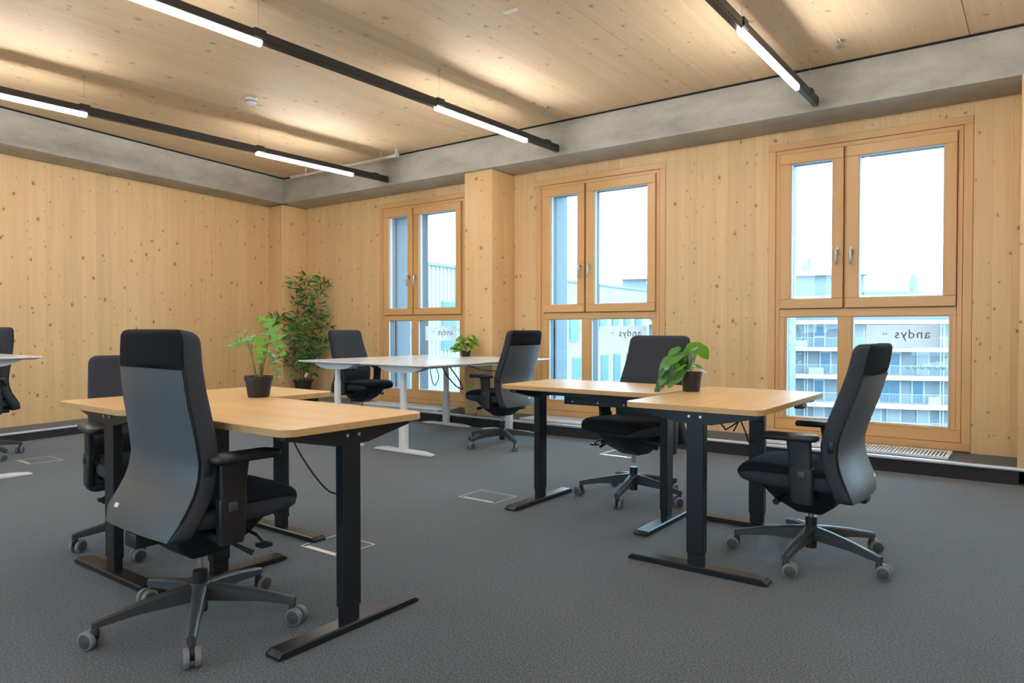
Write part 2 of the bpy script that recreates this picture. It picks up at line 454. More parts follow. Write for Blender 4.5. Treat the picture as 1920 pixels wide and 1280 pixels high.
# ------------------------------------------------------------------ windows
wm = {}
def wbox(key, *a, bev=.002):
    if key not in wm: wm[key] = MB().box(*a).mesh(key, bevel=bev, seg=1)
    return wm[key]
def window(name, loc, rz=0.0, detail=True):
    R = struct(empty(name, loc, rz))
    H, V = 'larch_horizontal', 'larch_vertical'
    W = WW; z0, z1 = WZ0, WZ1
    # casing, flush with the wall and separated by fine joints
    c = .060
    obj('casing', wbox('cs_t', .0015, W-.0015, -.006, .05, z1-c, z1-.0015), H, R)
    obj('casing', wbox('cs_b', .0015, W-.0015, -.006, .05, z0+.0015, z0+c), H, R)
    obj('casing', wbox('cs_l', .0015, c, -.006, .05, z0+c+.0005, z1-c-.0005), V, R)
    obj('casing', wbox('cs_r', W-c, W-.0015, -.006, .05, z0+c+.0005, z1-c-.0005), V, R)
    # fixed frame
    a0, a1, b0, b1 = c+.003, W-c-.003, z0+c+.003, z1-c-.003
    zt0, zt1 = 1.118, 1.186          # transom
    m0, m1 = .563, .664              # lower mullion
    fy0, fy1 = -.001, .085
    obj('frame_rail', wbox('fr_t', a0, a1, fy0, fy1, 2.500, b1), H, R)
    obj('frame_rail', wbox('fr_b', a0, a1, fy0, fy1, b0, .270), H, R)
    obj('frame_rail', wbox('fr_m', a0+.035, a1-.035, fy0, fy1, zt0+.012, 1.194), H, R)
    obj('frame_stile', wbox('fr_l', a0, a0+.033, fy0, fy1, .271, 2.499), V, R)
    obj('frame_stile', wbox('fr_r', a1-.033, a1, fy0, fy1, .271, 2.499), V, R)
    obj('frame_stile', wbox('fr_c', .600, .614, .012, fy1, 1.195, 2.499), V, R)
    obj('frame_stile', wbox('fr_lm', m0+.003, m1-.003, fy0, fy1, .271, 1.129), V, R)
    # opening sashes
    for side, s0, s1, g0, g1 in (('l', .100, .597, .187, .514), ('r', .618, 1.376, .709, 1.294)):
        sz0, sz1, gz0, gz1 = 1.199, 2.496, 1.277, 2.411
        S = obj('sash', wbox('sh_b'+side, s0, s1, -.022, .06, sz0, gz0, bev=.004), H, R)
        obj('rail', wbox('sh_t'+side, s0, s1, -.022, .06, gz1, sz1, bev=.004), H, S)
        obj('stile', wbox('sh_l'+side, s0, g0, -.022, .06, gz0+.0005, gz1-.0005, bev=.004), V, S)
        obj('stile', wbox('sh_r'+side, g1, s1, -.022, .06, gz0+.0005, gz1-.0005, bev=.004), V, S)
        obj('pane', wbox('pn'+side, g0-.01, g1+.01, .036, .044, gz0-.01, gz1+.01, bev=0), 'window_glass', S)
        k = 'ga'+side
        if k not in wm:
            m = MB(); t = .007
            m.box(g0, g0+t, .0, .034, gz0, gz1).box(g1-t, g1, .0, .034, gz0, gz1).box(g0, g1, .0, .034, gz0, gz0+t).box(g0, g1, .0, .034, gz1-t*.4, gz1)
            wm[k] = m.mesh(k)
        obj('gasket', wm[k], 'seal_white', S)
        k = 'cl'+side
        if k not in wm:
            m = MB(); y0, y1 = .046, .098
            m.box(g0-.05, g0+.001, y0, y1, gz0-.03, gz1+.03).box(g1-.001, g1+.05, y0, y1, gz0-.03, gz1+.03).box(g0, g1, y0, y1, gz1-.001, gz1+.03).box(g0, g1, y0, y1, gz0-.03, gz0+.001)
            wm[k] = m.mesh(k)
        obj('outer_cladding', wm[k], 'reveal_dark', S)
        if detail:
            hx = .556 if side == 'l' else .663
            if 'hand' not in wm:
                m = MB()
                m.slab(rrect(-.013, .013, -.035, .035, .012), 0, .009, .002)
                m.cyl((0,.008,.008), (0,.008,.048), .0085, n=12)
                m.tube([(0,.012,.044),(0,-.02,.050),(0,-.10,.050),(0,-.112,.049)], [.0095,.0105,.0095,.006], n=10)
                wm['hand'] = m.mesh('handle')
            obj('handle', wm['hand'], 'handle_steel', S, (hx, -.022, 1.655), rot=(PI/2, 0, 0))
    # fixed lower lights
    for side, g0, g1 in (('L', .152, .560), ('R', .668, 1.335)):
        gz0, gz1 = .284, 1.126
        k = 'lb'+side
        if k not in wm:
            m = MB(); t = .013
            m.box(g0-t, g0, .004, .036, gz0-t, gz1+t).box(g1, g1+t, .004, .036, gz0-t, gz1+t).box(g0, g1, .004, .036, gz0-t, gz0).box(g0, g1, .004, .036, gz1, gz1+t)
            wm[k] = m.mesh(k, bevel=.002, seg=1)
            m = MB(); t = .006
            m.box(g0, g0+t, .012, .036, gz0, gz1).box(g1-t, g1, .012, .036, gz0, gz1).box(g0, g1, .012, .036, gz0, gz0+t*1.6)
            wm[k+'g'] = m.mesh(k+'g')
        B = obj('bead', wm[k], V, R)
        obj('gasket', wm[k+'g'], 'seal_white', B)
        k += 'c'
        if k not in wm:
            m = MB(); y0, y1 = .048, .098
            m.box(g0-.03, g0+.001, y0, y1, gz0-.03, gz1+.03).box(g1-.001, g1+.03, y0, y1, gz0-.03, gz1+.03).box(g0, g1, y0, y1, gz1-.001, gz1+.03)
            wm[k] = m.mesh(k)
        obj('outer_cladding', wm[k], 'reveal_dark', B)
        obj('pane', wbox('lp'+side, g0-.008, g1+.008, .038, .046, gz0-.008, gz1+.008, bev=0), 'window_glass', B)
    if 'reb' not in wm:
        m = MB(); y0, y1 = .062, .086
        m.box(a0+.02, a1-.02, y0, y1, 1.17, 1.245).box(a0+.02, a1-.02, y0, y1, 2.45, 2.52)
        m.box(a0+.02, .145, y0, y1, 1.2, 2.5).box(1.335, a1-.02, y0, y1, 1.2, 2.5).box(.55, .67, y0, y1, 1.2, 2.5)
        wm['reb'] = m.mesh('reb')
    obj('rebate', wm['reb'], 'larch_vertical', R)
    # fillers between frame and bead
    obj('frame_stile', wbox('fr_f1', a0+.034, .139, fy0, fy1, .271, 1.129), V, R)
    obj('frame_stile', wbox('fr_f2', 1.348, a1-.034, fy0, fy1, .271, 1.129), V, R)
    # outer reveal of sheet metal
    obj('reveal', wbox('rv_l', .06, .120, .087, .42, .17, 2.54, bev=0), 'reveal_metal', R)
    obj('reveal', wbox('rv_r', 1.356, W-.06, .087, .42, .17, 2.54, bev=0), 'reveal_metal', R)
    obj('reveal', wbox('rv_t', .06, W-.06, .087, .42, 2.475, 2.54, bev=0), 'reveal_metal', R)
    obj('sill', wbox('rv_b', .06, W-.06, .087, .47, .165, .20, bev=0), 'aluminium', R)
    obj('blind_rail', wbox('br_l', .118, .132, .16, .19, .2, 2.475, bev=0), 'reveal_dark', R)
    obj('blind_rail', wbox('br_r', 1.344, 1.358, .16, .19, .2, 2.475, bev=0), 'reveal_dark', R)
    obj('blind_rail', wbox('br_m', .60, .616, .10, .24, .2, 2.475, bev=0), 'reveal_dark', R)
    return R

WINS = []
for i, x in enumerate(WIN_X):
    WINS.append(window('window_%d' % (i+1), (x, YW, 0)))
for i, x in enumerate(RWX):
    window('window_%d' % (i+5), (x+WW, YN, 0), PI, detail=False)

# daylight portals in the openings (sampling guides of the sky, they give off nothing)
def portal(x, y, rx):
    l = bpy.data.lights.new('sky_portal', 'AREA'); l.shape = 'RECTANGLE'; l.size = WW; l.size_y = 2.45
    l.cycles.is_portal = True
    o = bpy.data.objects.new('sky_portal', l); COL.objects.link(o)
    o.location = (x+WW/2, y, 1.36); o.rotation_euler = (rx, 0, 0)
for x in WIN_X: portal(x, YW+.45, -PI/2)
for x in RWX: portal(x, YN-.45, PI/2)

# mirrored lettering films on the lower panes
for x, lab in ((WIN_X[0], 'frosted film reading andys backwards on the window behind the white desks'),
               (WIN_X[1], 'frosted film reading andys backwards on the middle window'),
               (WIN_X[2], 'frosted film reading andys backwards on the rightmost window')):
    st = obj('window_sticker', MB().box(0, .505, 0, .001, 0, .172), 'frosted_film', None, (x+.762, YW+.0362, .888))
    tag(st, lab, 'sticker', 'lettering films on the windows')
    for body, size, px, pz in (('andys', .098, .058, .068), ('cc', .040, .352, .094)):
        cu = bpy.data.curves.new('lettering', 'FONT'); cu.body = body; cu.size = size; cu.extrude = .0003
        cu.space_character = 1.12
        tmp = bpy.data.objects.new('t', cu); COL.objects.link(tmp)
        bpy.context.view_layer.update()
        me = bpy.data.meshes.new_from_object(tmp.evaluated_get(bpy.context.evaluated_depsgraph_get()))
        bpy.data.objects.remove(tmp)
        # the words are written for someone outside, so they are mirrored in here
        obj('lettering', me, 'film_text', st, (.505-px, -.0006, pz), rot=(PI/2, 0, PI))

# floor grilles of the trench heaters
for x, lab in ((WIN_X[0], 'white slotted heater grille below the window behind the white desks'),
               (WIN_X[1], 'white slotted heater grille below the middle window'),
               (WIN_X[2], 'white slotted heater grille below the rightmost window')):
    g = tag(empty('heater_grille', (x+.06, 5.81, ZP-.006)), lab, 'grille', 'heater grilles in the plinth')
    L_, D_ = 1.31, .33
    obj('grille_frame', MB().box(0, L_, 0, .014, 0, .016).box(0, L_, D_-.014, D_, 0, .016).box(0, .014, .014, D_-.014, 0, .012).box(L_-.014, L_, .014, D_-.014, 0, .012), 'white_steel', g)
    m = MB(); k = 54
    for i in range(k):
        xx = .02 + i*(L_-.04)/(k-1); m.box(xx-.006, xx+.006, .014, D_-.014, .001, .014)
    s = obj('slats', m, 'white_plastic', g); s['kind'] = 'stuff'
    obj('trough', MB().box(.014, L_-.014, .014, D_-.014, 0, .0015), 'shadow_gap', g)

# ------------------------------------------------------------------ ceiling lights
ZTR = 2.735
lm = {}
lm['clip'] = MB().box(-.028, .028, -.04, .04, .006, .062).mesh('clip', bevel=.004, seg=1)
lm['led'] = MB().box(-.0135, .0135, 0, 1.19, -.032, .001).mesh('led', bevel=.004, seg=2)
TRX = [(-6.07,'suspended light line nearest the left wall'), (-3.725,'suspended light line in the middle of the ceiling'),
       (-1.385,'suspended light line ending before the rightmost window'), (.955,'suspended light line to the right of the camera')]
for tx, lab in TRX:
    t = tag(empty('light_track', (tx, 0, ZTR)), lab, 'ceiling light', 'suspended light lines')
    y_lo = YN+.3
    obj('profile', MB().box(-.0215, .0215, y_lo, 5.72, .0, .052).mesh('profile', bevel=.003, seg=1), 'black_track', t)
    for y0 in (4.012, 1.306, -1.40):
        d = obj('led_diffuser', lm['led'], 'led_diffuser', t, (0, y0, 0))
    for y0, y1 in ((5.204, 5.72), (2.498, 4.010), (-.208, 1.304), (-2.9, -1.402)):
        obj('blank_cover', MB().box(-.0175, .0175, y0, y1, -.014, .001), 'black_track', t)
    for y0 in (5.50, 4.02, 2.45, 1.31, -.25, -1.39):
        c = obj('hanger_clip', lm['clip'], 'black_track', t, (0, y0+.03, 0))
        obj('wire', MB().cyl((0,0,.05), (0,0,ZC-ZTR), .0013, n=6), 'handle_steel', c)
        obj('wire_anchor', MB().cyl((0,0,ZC-ZTR-.03), (0,0,ZC-ZTR), .008, n=10), 'handle_steel', c)

# ------------------------------------------------------------------ ceiling fittings
d = tag(empty('smoke_detector', (-5.52, 3.60, ZC)), 'round white smoke detector on the timber ceiling', 'smoke detector')
obj('mount', MB().lathe([(.0,0),(.052,0),(.052,-.018),(.0,-.018)]), 'white_plastic', d)
obj('head', MB().lathe([(.0,-.018),(.045,-.018),(.046,-.03),(.030,-.046),(.0,-.048)]), 'white_plastic', d)
obj('vent', MB().lathe([(.0,-.022),(.0475,-.022),(.0475,-.028),(.0,-.028)]), 'shell_grey', d)
obj('tab', MB().box(.045,.085,-.010,.010,-.010,-.004), 'white_plastic', d)
for x, y, lab in ((-3.596, 5.349, 'metal sprinkler head on the ceiling above the middle window'),
                  (-1.128, 5.328, 'metal sprinkler head on the ceiling above the rightmost window')):
    s = tag(empty('sprinkler', (x, y, ZC)), lab, 'sprinkler', 'ceiling sprinklers')
    obj('rosette', MB().lathe([(.0,0),(.030,0),(.026,-.008),(.0,-.008)], 16), 'chrome', s)
    obj('body', MB().lathe([(.0,-.008),(.010,-.008),(.008,-.028),(.0,-.028)], 12), 'chrome', s)
    obj('deflector', MB().lathe([(.0,-.040),(.033,-.041),(.033,-.044),(.0,-.044)], 16), 'chrome', s)
    obj('frame_arms', MB().tube([(-.010,0,-.02),(-.014,0,-.032),(-.006,0,-.042)], .0025, 6).tube([(.010,0,-.02),(.014,0,-.032),(.006,0,-.042)], .0025, 6), 'chrome', s)
tag(obj('ceiling_plate', MB().slab(rrect(-.05,.05,-.018,.018,.006), -.006, 0), 'white_plastic', None, (-2.69, 3.586, ZC)), 'small white plate screwed to the timber ceiling', 'plate')
p = tag(empty('sprinkler_pipe', (-5.76, 5.56, 2.955)), 'silver sprinkler pipe hung under the ceiling near the corner', 'pipe')
obj('pipe_run', MB().cyl((-1.9,0,0), (0,0,0), .019, n=14), 'aluminium', p)
obj('elbow', MB().cyl((-.03,0,0), (.026,0,0), .026, n=14).cyl((0,0,-.01), (0,0,ZC-2.955), .017, n=12), 'aluminium', p)
for xx in (-.25, -.92, -1.6):
    h = obj('hanger', MB().cyl((xx,0,.015), (xx,0,ZC-2.955), .006, n=8).cyl((xx-.012,0,0), (xx+.012,0,0), .024, n=14), 'aluminium', p)

# floor boxes: thin metal frames around carpet lids
for x0, x1, y0, y1, lab in ((-2.80,-2.53,2.07,2.30,'floor box lid frame in the carpet beside the nearest wooden desk'),
                            (-2.845,-2.56,3.26,3.48,'floor box lid frame in the carpet between the two wooden desk groups'),
                            (-2.885,-2.61,5.06,5.31,'floor box lid frame in the carpet under the chair by the middle window'),
                            (-6.40,-6.14,2.09,2.33,'floor box lid frame in the carpet by the left wall')):
    fb = tag(empty('floor_box', (x0, y0, 0)), lab, 'floor box', 'floor boxes in the carpet')
    a, b_ = x1-x0, y1-y0; t = .007
    obj('lid_frame', MB().box(0,a,0,t,0,.003).box(0,a,b_-t,b_,0,.003).box(0,t,t,b_-t,0,.003).box(a-t,a,t,b_-t,0,.003), 'aluminium', fb)
    obj('cable_flap', MB().box(.03,a-.03,t,t+.022,0,.0025), 'aluminium', fb)
    obj('lid', MB().box(t+.002,a-t-.002,t+.024,b_-t-.002,0,.002), 'carpet', fb)

# ------------------------------------------------------------------ office chairs
cm = {}
def lerp_tab(tab, z):
    for (z0,*a), (z1,*b_) in zip(tab[:-1], tab[1:]):
        if z <= z1:
            k = max(0, min(1, (z-z0)/(z1-z0))); k = k*k*(3-2*k)*.35 + k*.65
            return [p+(q-p)*k for p, q in zip(a, b_)]
    return list(tab[-1][1:])
# z, front y, rear y of the cushion side, width
BACK = [(.310,-.176,-.226,.450),(.340,-.170,-.220,.470),(.395,-.148,-.196,.472),(.440,-.130,-.178,.466),(.485,-.119,-.166,.460),(.546,-.114,-.167,.452),
        (.600,-.124,-.181,.446),(.660,-.143,-.203,.440),(.740,-.172,-.232,.430),(.800,-.194,-.250,.422),(.849,-.209,-.264,.416),(.905,-.222,-.274,.410),(.966,-.236,-.284,.402)]
BACK = [(z, yf+.018, yr+.006, w+.014) for z, yf, yr, w in BACK]
def back_row(z):
    yf, yr, w = lerp_tab(BACK, z); top, bot = .967, .309
    def shrink(d, r): return r*(1-math.sqrt(max(0, 1-((r-d)/r)**2))) if d < r else 0.0
    d = min(top-z, 9); e = z-bot
    w -= 2*(shrink(d, .038) + shrink(e, .030)); yf -= shrink(d, .022)+shrink(e, .016); yr += shrink(d, .010)+shrink(e, .008)
    return yf, yr, w
def build_chair_meshes():
    zs = [.310,.312,.316,.323,.333,.36,.395,.44,.485,.52,.546,.58,.62,.66,.70,.74,.78,.82,.85,.88,.91,.928,.938,.946,.953,.959,.963,.9655,.9665]
    secs = []
    for z in zs:
        yf, yr, w = back_row(z); h = w/2; r = .014; s = []
        for k in range(9):                                   # front, left to right, slightly hollow
            x = -h+r + (w-2*r)*k/8; q = 1-(x/(h-r))**2
            s.append((x, yf - .016*q, z))
        s += [(h-r*.3, yf-r*.3, z), (h, yf-r, z), (h, yr+.006, z), (h-.006, yr, z)]
        s += [(0, yr, z), (-h+.006, yr, z), (-h, yr+.006, z), (-h, yf-r, z), (-h+r*.3, yf-r*.3, z)]
        secs.append(s)
    cm['cushion'] = MB().loft(secs).mesh('back_cushion', sharp=50)
    # rear shell
    def shell(z0, z1, inset, bulge, base, n=12):
        secs = []
        for i in range(n+1):
            z = z0+(z1-z0)*(1-(1-i/n)**1.6); yf, yr, w = back_row(z); h = w/2-inset; s = []
            e = min(1.0, math.sqrt(max(.02, (.9675-z)/.02)))
            if i == 0: e = .6
            for k in range(13):
                x = -h + 2*h*k/12; q = 1-abs(x/h)**2.6
                s.append((x, yr - base*e - bulge*q*e, z))
            s += [(h-.004, yr+.004, z), (-h+.004, yr+.004, z)]
            secs.append(s)
        return MB().loft(secs)
    cm['shell'] = shell(.312, .838, .004, .022, .009, 16).mesh('back_shell', sharp=50)
    cm['seam'] = shell(.311, .842, .0015, .0, .005, 12).mesh('seam', sharp=50)
    cm['wrap'] = shell(.842, .9664, .003, .020, .008, 12).mesh('top_wrap', sharp=50)
    def seat2(tab):
        secs = []
        for y, zt, zb, hw in tab:
            mid, hh = (zt+zb)/2, (zt-zb)/2; q = []
            for a in range(24):
                th = 2*PI*a/24; c, sn = math.cos(th), math.sin(th)
                sx = math.copysign(abs(c)**.42, c)*hw; sz = math.copysign(abs(sn)**.62, sn)*hh
                if sn > 0: sz -= .012*(1-min(1,(sx/hw)**2))*max(0, min(1, (.2-y)/.2))*(hh/.04)
                q.append((sx, y, mid+sz))
            secs.append(q)
        return MB().loft(secs)
    cm['seat'] = seat2([(-.15,.415,.395,.17),(-.145,.428,.392,.19),(-.12,.437,.39,.205),(-.05,.441,.39,.216),(.05,.442,.389,.220),(.15,.444,.386,.219),(.21,.441,.378,.213),(.24,.434,.368,.205),(.258,.423,.364,.195),(.270,.408,.368,.180),(.275,.390,.380,.165)]).mesh('seat_cushion', sharp=60)
    cm['border'] = seat2([(-.195,.40,.35,.15),(-.19,.412,.345,.175),(-.15,.420,.338,.215),(-.05,.421,.333,.2315),(.05,.421,.334,.2335),(.12,.420,.336,.2330),(.18,.417,.340,.2275),(.22,.411,.345,.219),(.245,.402,.352,.207),(.260,.392,.361,.190)]).mesh('seat_border', sharp=60)
    m = MB()
    m.loft([[(x*.07,y,z) for x,y,z in ((-1,-.06,.215),(1,-.06,.215),(1,.04,.215),(-1,.04,.215))],
            [(x*.10,y,z) for x,y,z in ((-1,-.12,.262),(1,-.12,.262),(1,.13,.268),(-1,.13,.268))],
            [(x*.13,y,z) for x,y,z in ((-1,-.15,.345),(1,-.15,.345),(1,.20,.345),(-1,.20,.345))]])
    m.box(-.04,.04,-.235,-.10,.285,.335)
    cm['mech'] = m.mesh('m', bevel=.008)
    cm['bracket'] = MB().loft([[(x,y,.30) for x,y in ((-.035,-.235),(.035,-.235),(.035,-.20),(-.035,-.20))],[(x,y,.40) for x,y in ((-.035,-.20),(.035,-.20),(.035,-.17),(-.035,-.17))]]).mesh('bk', bevel=.004)
    cm['lever_a'] = MB().tube([(.10,.09,.30),(.19,.10,.285),(.225,.105,.262)], .006, 8).box(.205,.245,.085,.125,.250,.262).mesh('lever')
    cm['lever_b'] = MB().tube([(.10,.02,.29),(.18,.02,.27),(.215,.07,.235)], [.006,.006,.010], 8).mesh('lever')
    cm['knob'] = MB().cyl((-.10,.08,.30), (-.20,.08,.29), .007, n=8).cyl((-.20,.08,.29), (-.235,.08,.287), .014, n=12).mesh('knob')
    cm['lift'] = MB().cyl((0,0,.16), (0,0,.32), .0135, n=16).mesh('lift')
    cm['tube'] = MB().cyl((0,0,.050), (0,0,.190), .0245, n=18).mesh('tube')
    cm['hub'] = MB().lathe([(.0,.088),(.036,.088),(.042,.11),(.036,.142),(.028,.150),(.0,.150)], 20).mesh('hub')
    a = []
    for r, wv, zt, zb in ((.020,.024,.147,.092),(.09,.021,.140,.089),(.20,.017,.122,.086),(.300,.0145,.101,.073),(.328,.0135,.094,.070)):
        a.append([(r,-wv,zb),(r,wv,zb),(r,wv,zt-.007),(r,wv*.55,zt),(r,-wv*.55,zt),(r,-wv,zt-.007)])
    m = MB().loft(a); m.cyl((.318,0,.050), (.318,0,.090), .0125, n=12)
    cm['arm'] = m.mesh('arm', sharp=40)
    # caster (pivot at the origin, wheel trails towards +x)
    cm['fork'] = MB().cyl((0,0,.046),(0,0,.062),.0125,n=12).loft([[(x,-.0055,z) for x,z in ((-.013,.060),(.012,.062),(.034,.046),(.030,.024),(.010,.022),(-.012,.034))],[(x,.0055,z) for x,z in ((-.013,.060),(.012,.062),(.034,.046),(.030,.024),(.010,.022),(-.012,.034))]]).mesh('fork', bevel=.0015, seg=1)
    def wheel(s):
        y0, y1 = (.0065*s, .026*s)
        prof = [(.0,y0),(.026,y0),(.0305,y0+.003*s),(.031,(y0+y1)/2),(.0305,y1-.003*s),(.027,y1),(.0,y1)]
        n_ = 22
        return MB().loft([[(.018+r*math.cos(2*PI*k/n_), y, .031+r*math.sin(2*PI*k/n_)) for k in range(n_)] for r, y in prof]).mesh('wheel', sharp=50)
    cm['wheel_p'] = wheel(1); cm['wheel_m'] = wheel(-1)
    def disc(s):
        y0 = .0262*s; y1 = .0275*s; n_ = 20
        return MB().loft([[(.018+r*math.cos(2*PI*k/n_), y, .031+r*math.sin(2*PI*k/n_)) for k in range(n_)] for r, y in ((.0235,y0-.002*s),(.0235,y0),(.018,y1),(.006,y1),(.004,y1+.0008*s))]).mesh('disc', sharp=50)
    cm['disc_p'] = disc(1); cm['disc_m'] = disc(-1)
    # armrest (right one, x = +.255)
    m = MB(); s = []
    for z, k in ((.562,.80),(.566,.95),(.576,1.0),(.584,.95),(.589,.82)):
        s.append([(.252+x*k, .024+y*(1-(1-k)*.35), z - .008*max(0,(y-.05)/.09)**2) for x, y in rrect(-.043,.043,-.122,.122,.036,5)])
    cm['pad'] = m.loft(s).mesh('pad', sharp=50)
    cm['post'] = MB().loft([[(x,y,z) for x,y in rrect(.241,.267,y0,y1,.010,3)] for z,y0,y1 in ((.300,-.070,.004),(.33,-.074,.010),(.50,-.072,.022),(.556,-.070,.030),(.564,-.085,.055))]).mesh('post', sharp=50)
    cm['outer'] = MB().loft([[(x,y,z) for x,y in rrect(.238,.271,y0,y1,.010,3)] for z,y0,y1 in ((.300,-.074,.006),(.33,-.079,.013),(.44,-.079,.020),(.448,-.076,.017))]).mesh('outer', sharp=50)
    cm['link'] = MB().box(.08,.25,-.062,-.006,.300,.328).mesh('link', bevel=.006)
    cm['button'] = MB().box(.270,.278,-.052,-.020,.405,.437).mesh('button', bevel=.004)
    cm['side_button'] = MB().box(-.006,.006,-.012,.012,-.026,.026).mesh('sb', bevel=.004)
    cm['badge'] = MB().box(-.013,.013,-.0012,.0012,-.0075,.0075).mesh('bd')
build_chair_meshes()

def mirror_mesh(me):
    c = me.copy()
    for v in c.vertices: v.co.x = -v.co.x
    c.flip_normals()
    return c
for k in ('pad','post','outer','link','button'): cm[k+'_l'] = mirror_mesh(cm[k])

def chair(loc, face_deg, base_deg, label, lift=0.0, backlift=0.0, badge=.16, armdrop=0.0, casters=None, tilt=0.0, backfwd=0.0):
    """face_deg: direction the seat faces, base_deg: direction of one foot arm (both world angles)"""
    R = tag(empty('office_chair', (loc[0], loc[1], 0), math.radians(face_deg-90)), label, 'chair', 'office chairs')
    L1 = (0, 0, lift)
    pv = Vector((0, -.14, .50)); rx = -math.radians(tilt)
    LB = Vector((0, backfwd, lift+backlift)) + pv - Matrix.Rotation(rx, 3, 'X') @ pv; RB = (rx, 0, 0)
    C = obj('back_cushion', cm['cushion'], 'fabric_charcoal', R, LB, rot=RB)
    S = obj('back_shell', cm['shell'], 'shell_grey', R, LB, rot=RB)
    obj('seam', cm['seam'], 'plastic_black', S)
    yf, yr, w = lerp_tab(BACK, .375)
    obj('badge', cm['badge'], 'badge', S, (badge, yr-.009-.022*(1-abs(badge/(w/2))**2.6)-.0012, .375), rot=(math.radians(-17),0,0))
    obj('top_wrap', cm['wrap'], 'fabric_black', C)
    for sx in (-1, 1):
        obj('side_button', cm['side_button'], 'plastic_black', C, (sx*.233, -.140, .545))
    T = obj('seat_cushion', cm['seat'], 'fabric_navy', R, L1)
    obj('seat_border', cm['border'], 'fabric_charcoal', R, L1)
    mch = obj('mechanism', cm['mech'], 'plastic_black', R, L1)
    obj('lever', cm['lever_a'], 'plastic_black', mch); obj('lever', cm['lever_b'], 'plastic_black', mch)
    obj('knob', cm['knob'], 'plastic_black', mch)
    obj('back_bracket', cm['bracket'], 'plastic_black', R, LB, rot=RB)
    for sfx in ('', '_l'):
        A = obj('armrest', cm['pad'+sfx], 'armpad', R, (0,0,lift-armdrop))
        obj('arm_post', cm['post'+sfx], 'plastic_black', A)
        obj('arm_sleeve', cm['outer'+sfx], 'plastic_black', A, (0,0,armdrop))
        obj('arm_link', cm['link'+sfx], 'plastic_black', A, (0,0,armdrop))
        obj('height_button', cm['button'+sfx], 'plastic_base', A, (0,0,armdrop))
    obj('gas_lift', cm['lift'], 'chrome', R, L1)
    obj('column_tube', cm['tube'], 'plastic_black', R)
    obj('hub', cm['hub'], 'plastic_base', R)
    rnd = random.Random(int(loc[0]*1000+loc[1]*77))
    for i in range(5):
        a = math.radians(base_deg+72*i - (face_deg-90))
        obj('foot_arm', cm['arm'], 'plastic_base', R, (0,0,0), a)
        ca = rnd.uniform(0, 2*PI) if casters is None else math.radians(casters[i] - (face_deg-90))
        K = obj('caster', cm['fork'], 'plastic_black', R, (.318*math.cos(a), .318*math.sin(a), 0), ca)
        for sd in ('p', 'm'):
            wh = obj('wheel', cm['wheel_'+sd], 'wheel_tread', K)
            # the dark disc is set into the wheel
            dd = bpy.data.objects.new('wheel_disc', cm['disc_'+sd])
            COL.objects.link(dd); dd.parent = K
            if not cm['disc_'+sd].materials: cm['disc_'+sd].materials.append(M['wheel_disc'])
    return R

chair((-2.335, 1.312), 89, 38, 'black office chair seen from behind, nearest the camera at the wooden desk', lift=.040, backlift=.005, tilt=10, backfwd=.035, badge=-.15, casters=(20, 100, 275, 200, 335))
chair((-.815, 3.338), 178, 50, 'black office chair by the rightmost window, turned sideways to the wooden desk', badge=.17, casters=(30, 80, 190, 10, 0))
chair((-1.975, 3.885), 258, 64, 'black office chair behind the small wooden desk, facing it under the middle window', lift=.055, backlift=-.035, armdrop=.06)
chair((-3.805, 4.950), 178, 39, 'black office chair with its back to the middle window, at the white desks', lift=.05, backlift=.0, badge=.10, casters=(60, 120, 180, 260, 300))
chair((-5.72, 5.02), 4, 20, 'black office chair beside the bamboo, tucked under the far white desk', lift=.05)
chair((-6.75, 1.93), 277, 20, 'black office chair cut off by the left edge, behind the white desk there', lift=.06, backlift=.0, tilt=9, backfwd=.02)
chair((-3.45, 1.69), -12, 40, 'black office chair hidden behind the nearest chair, at the left wooden desk', lift=.0, backlift=-.07)

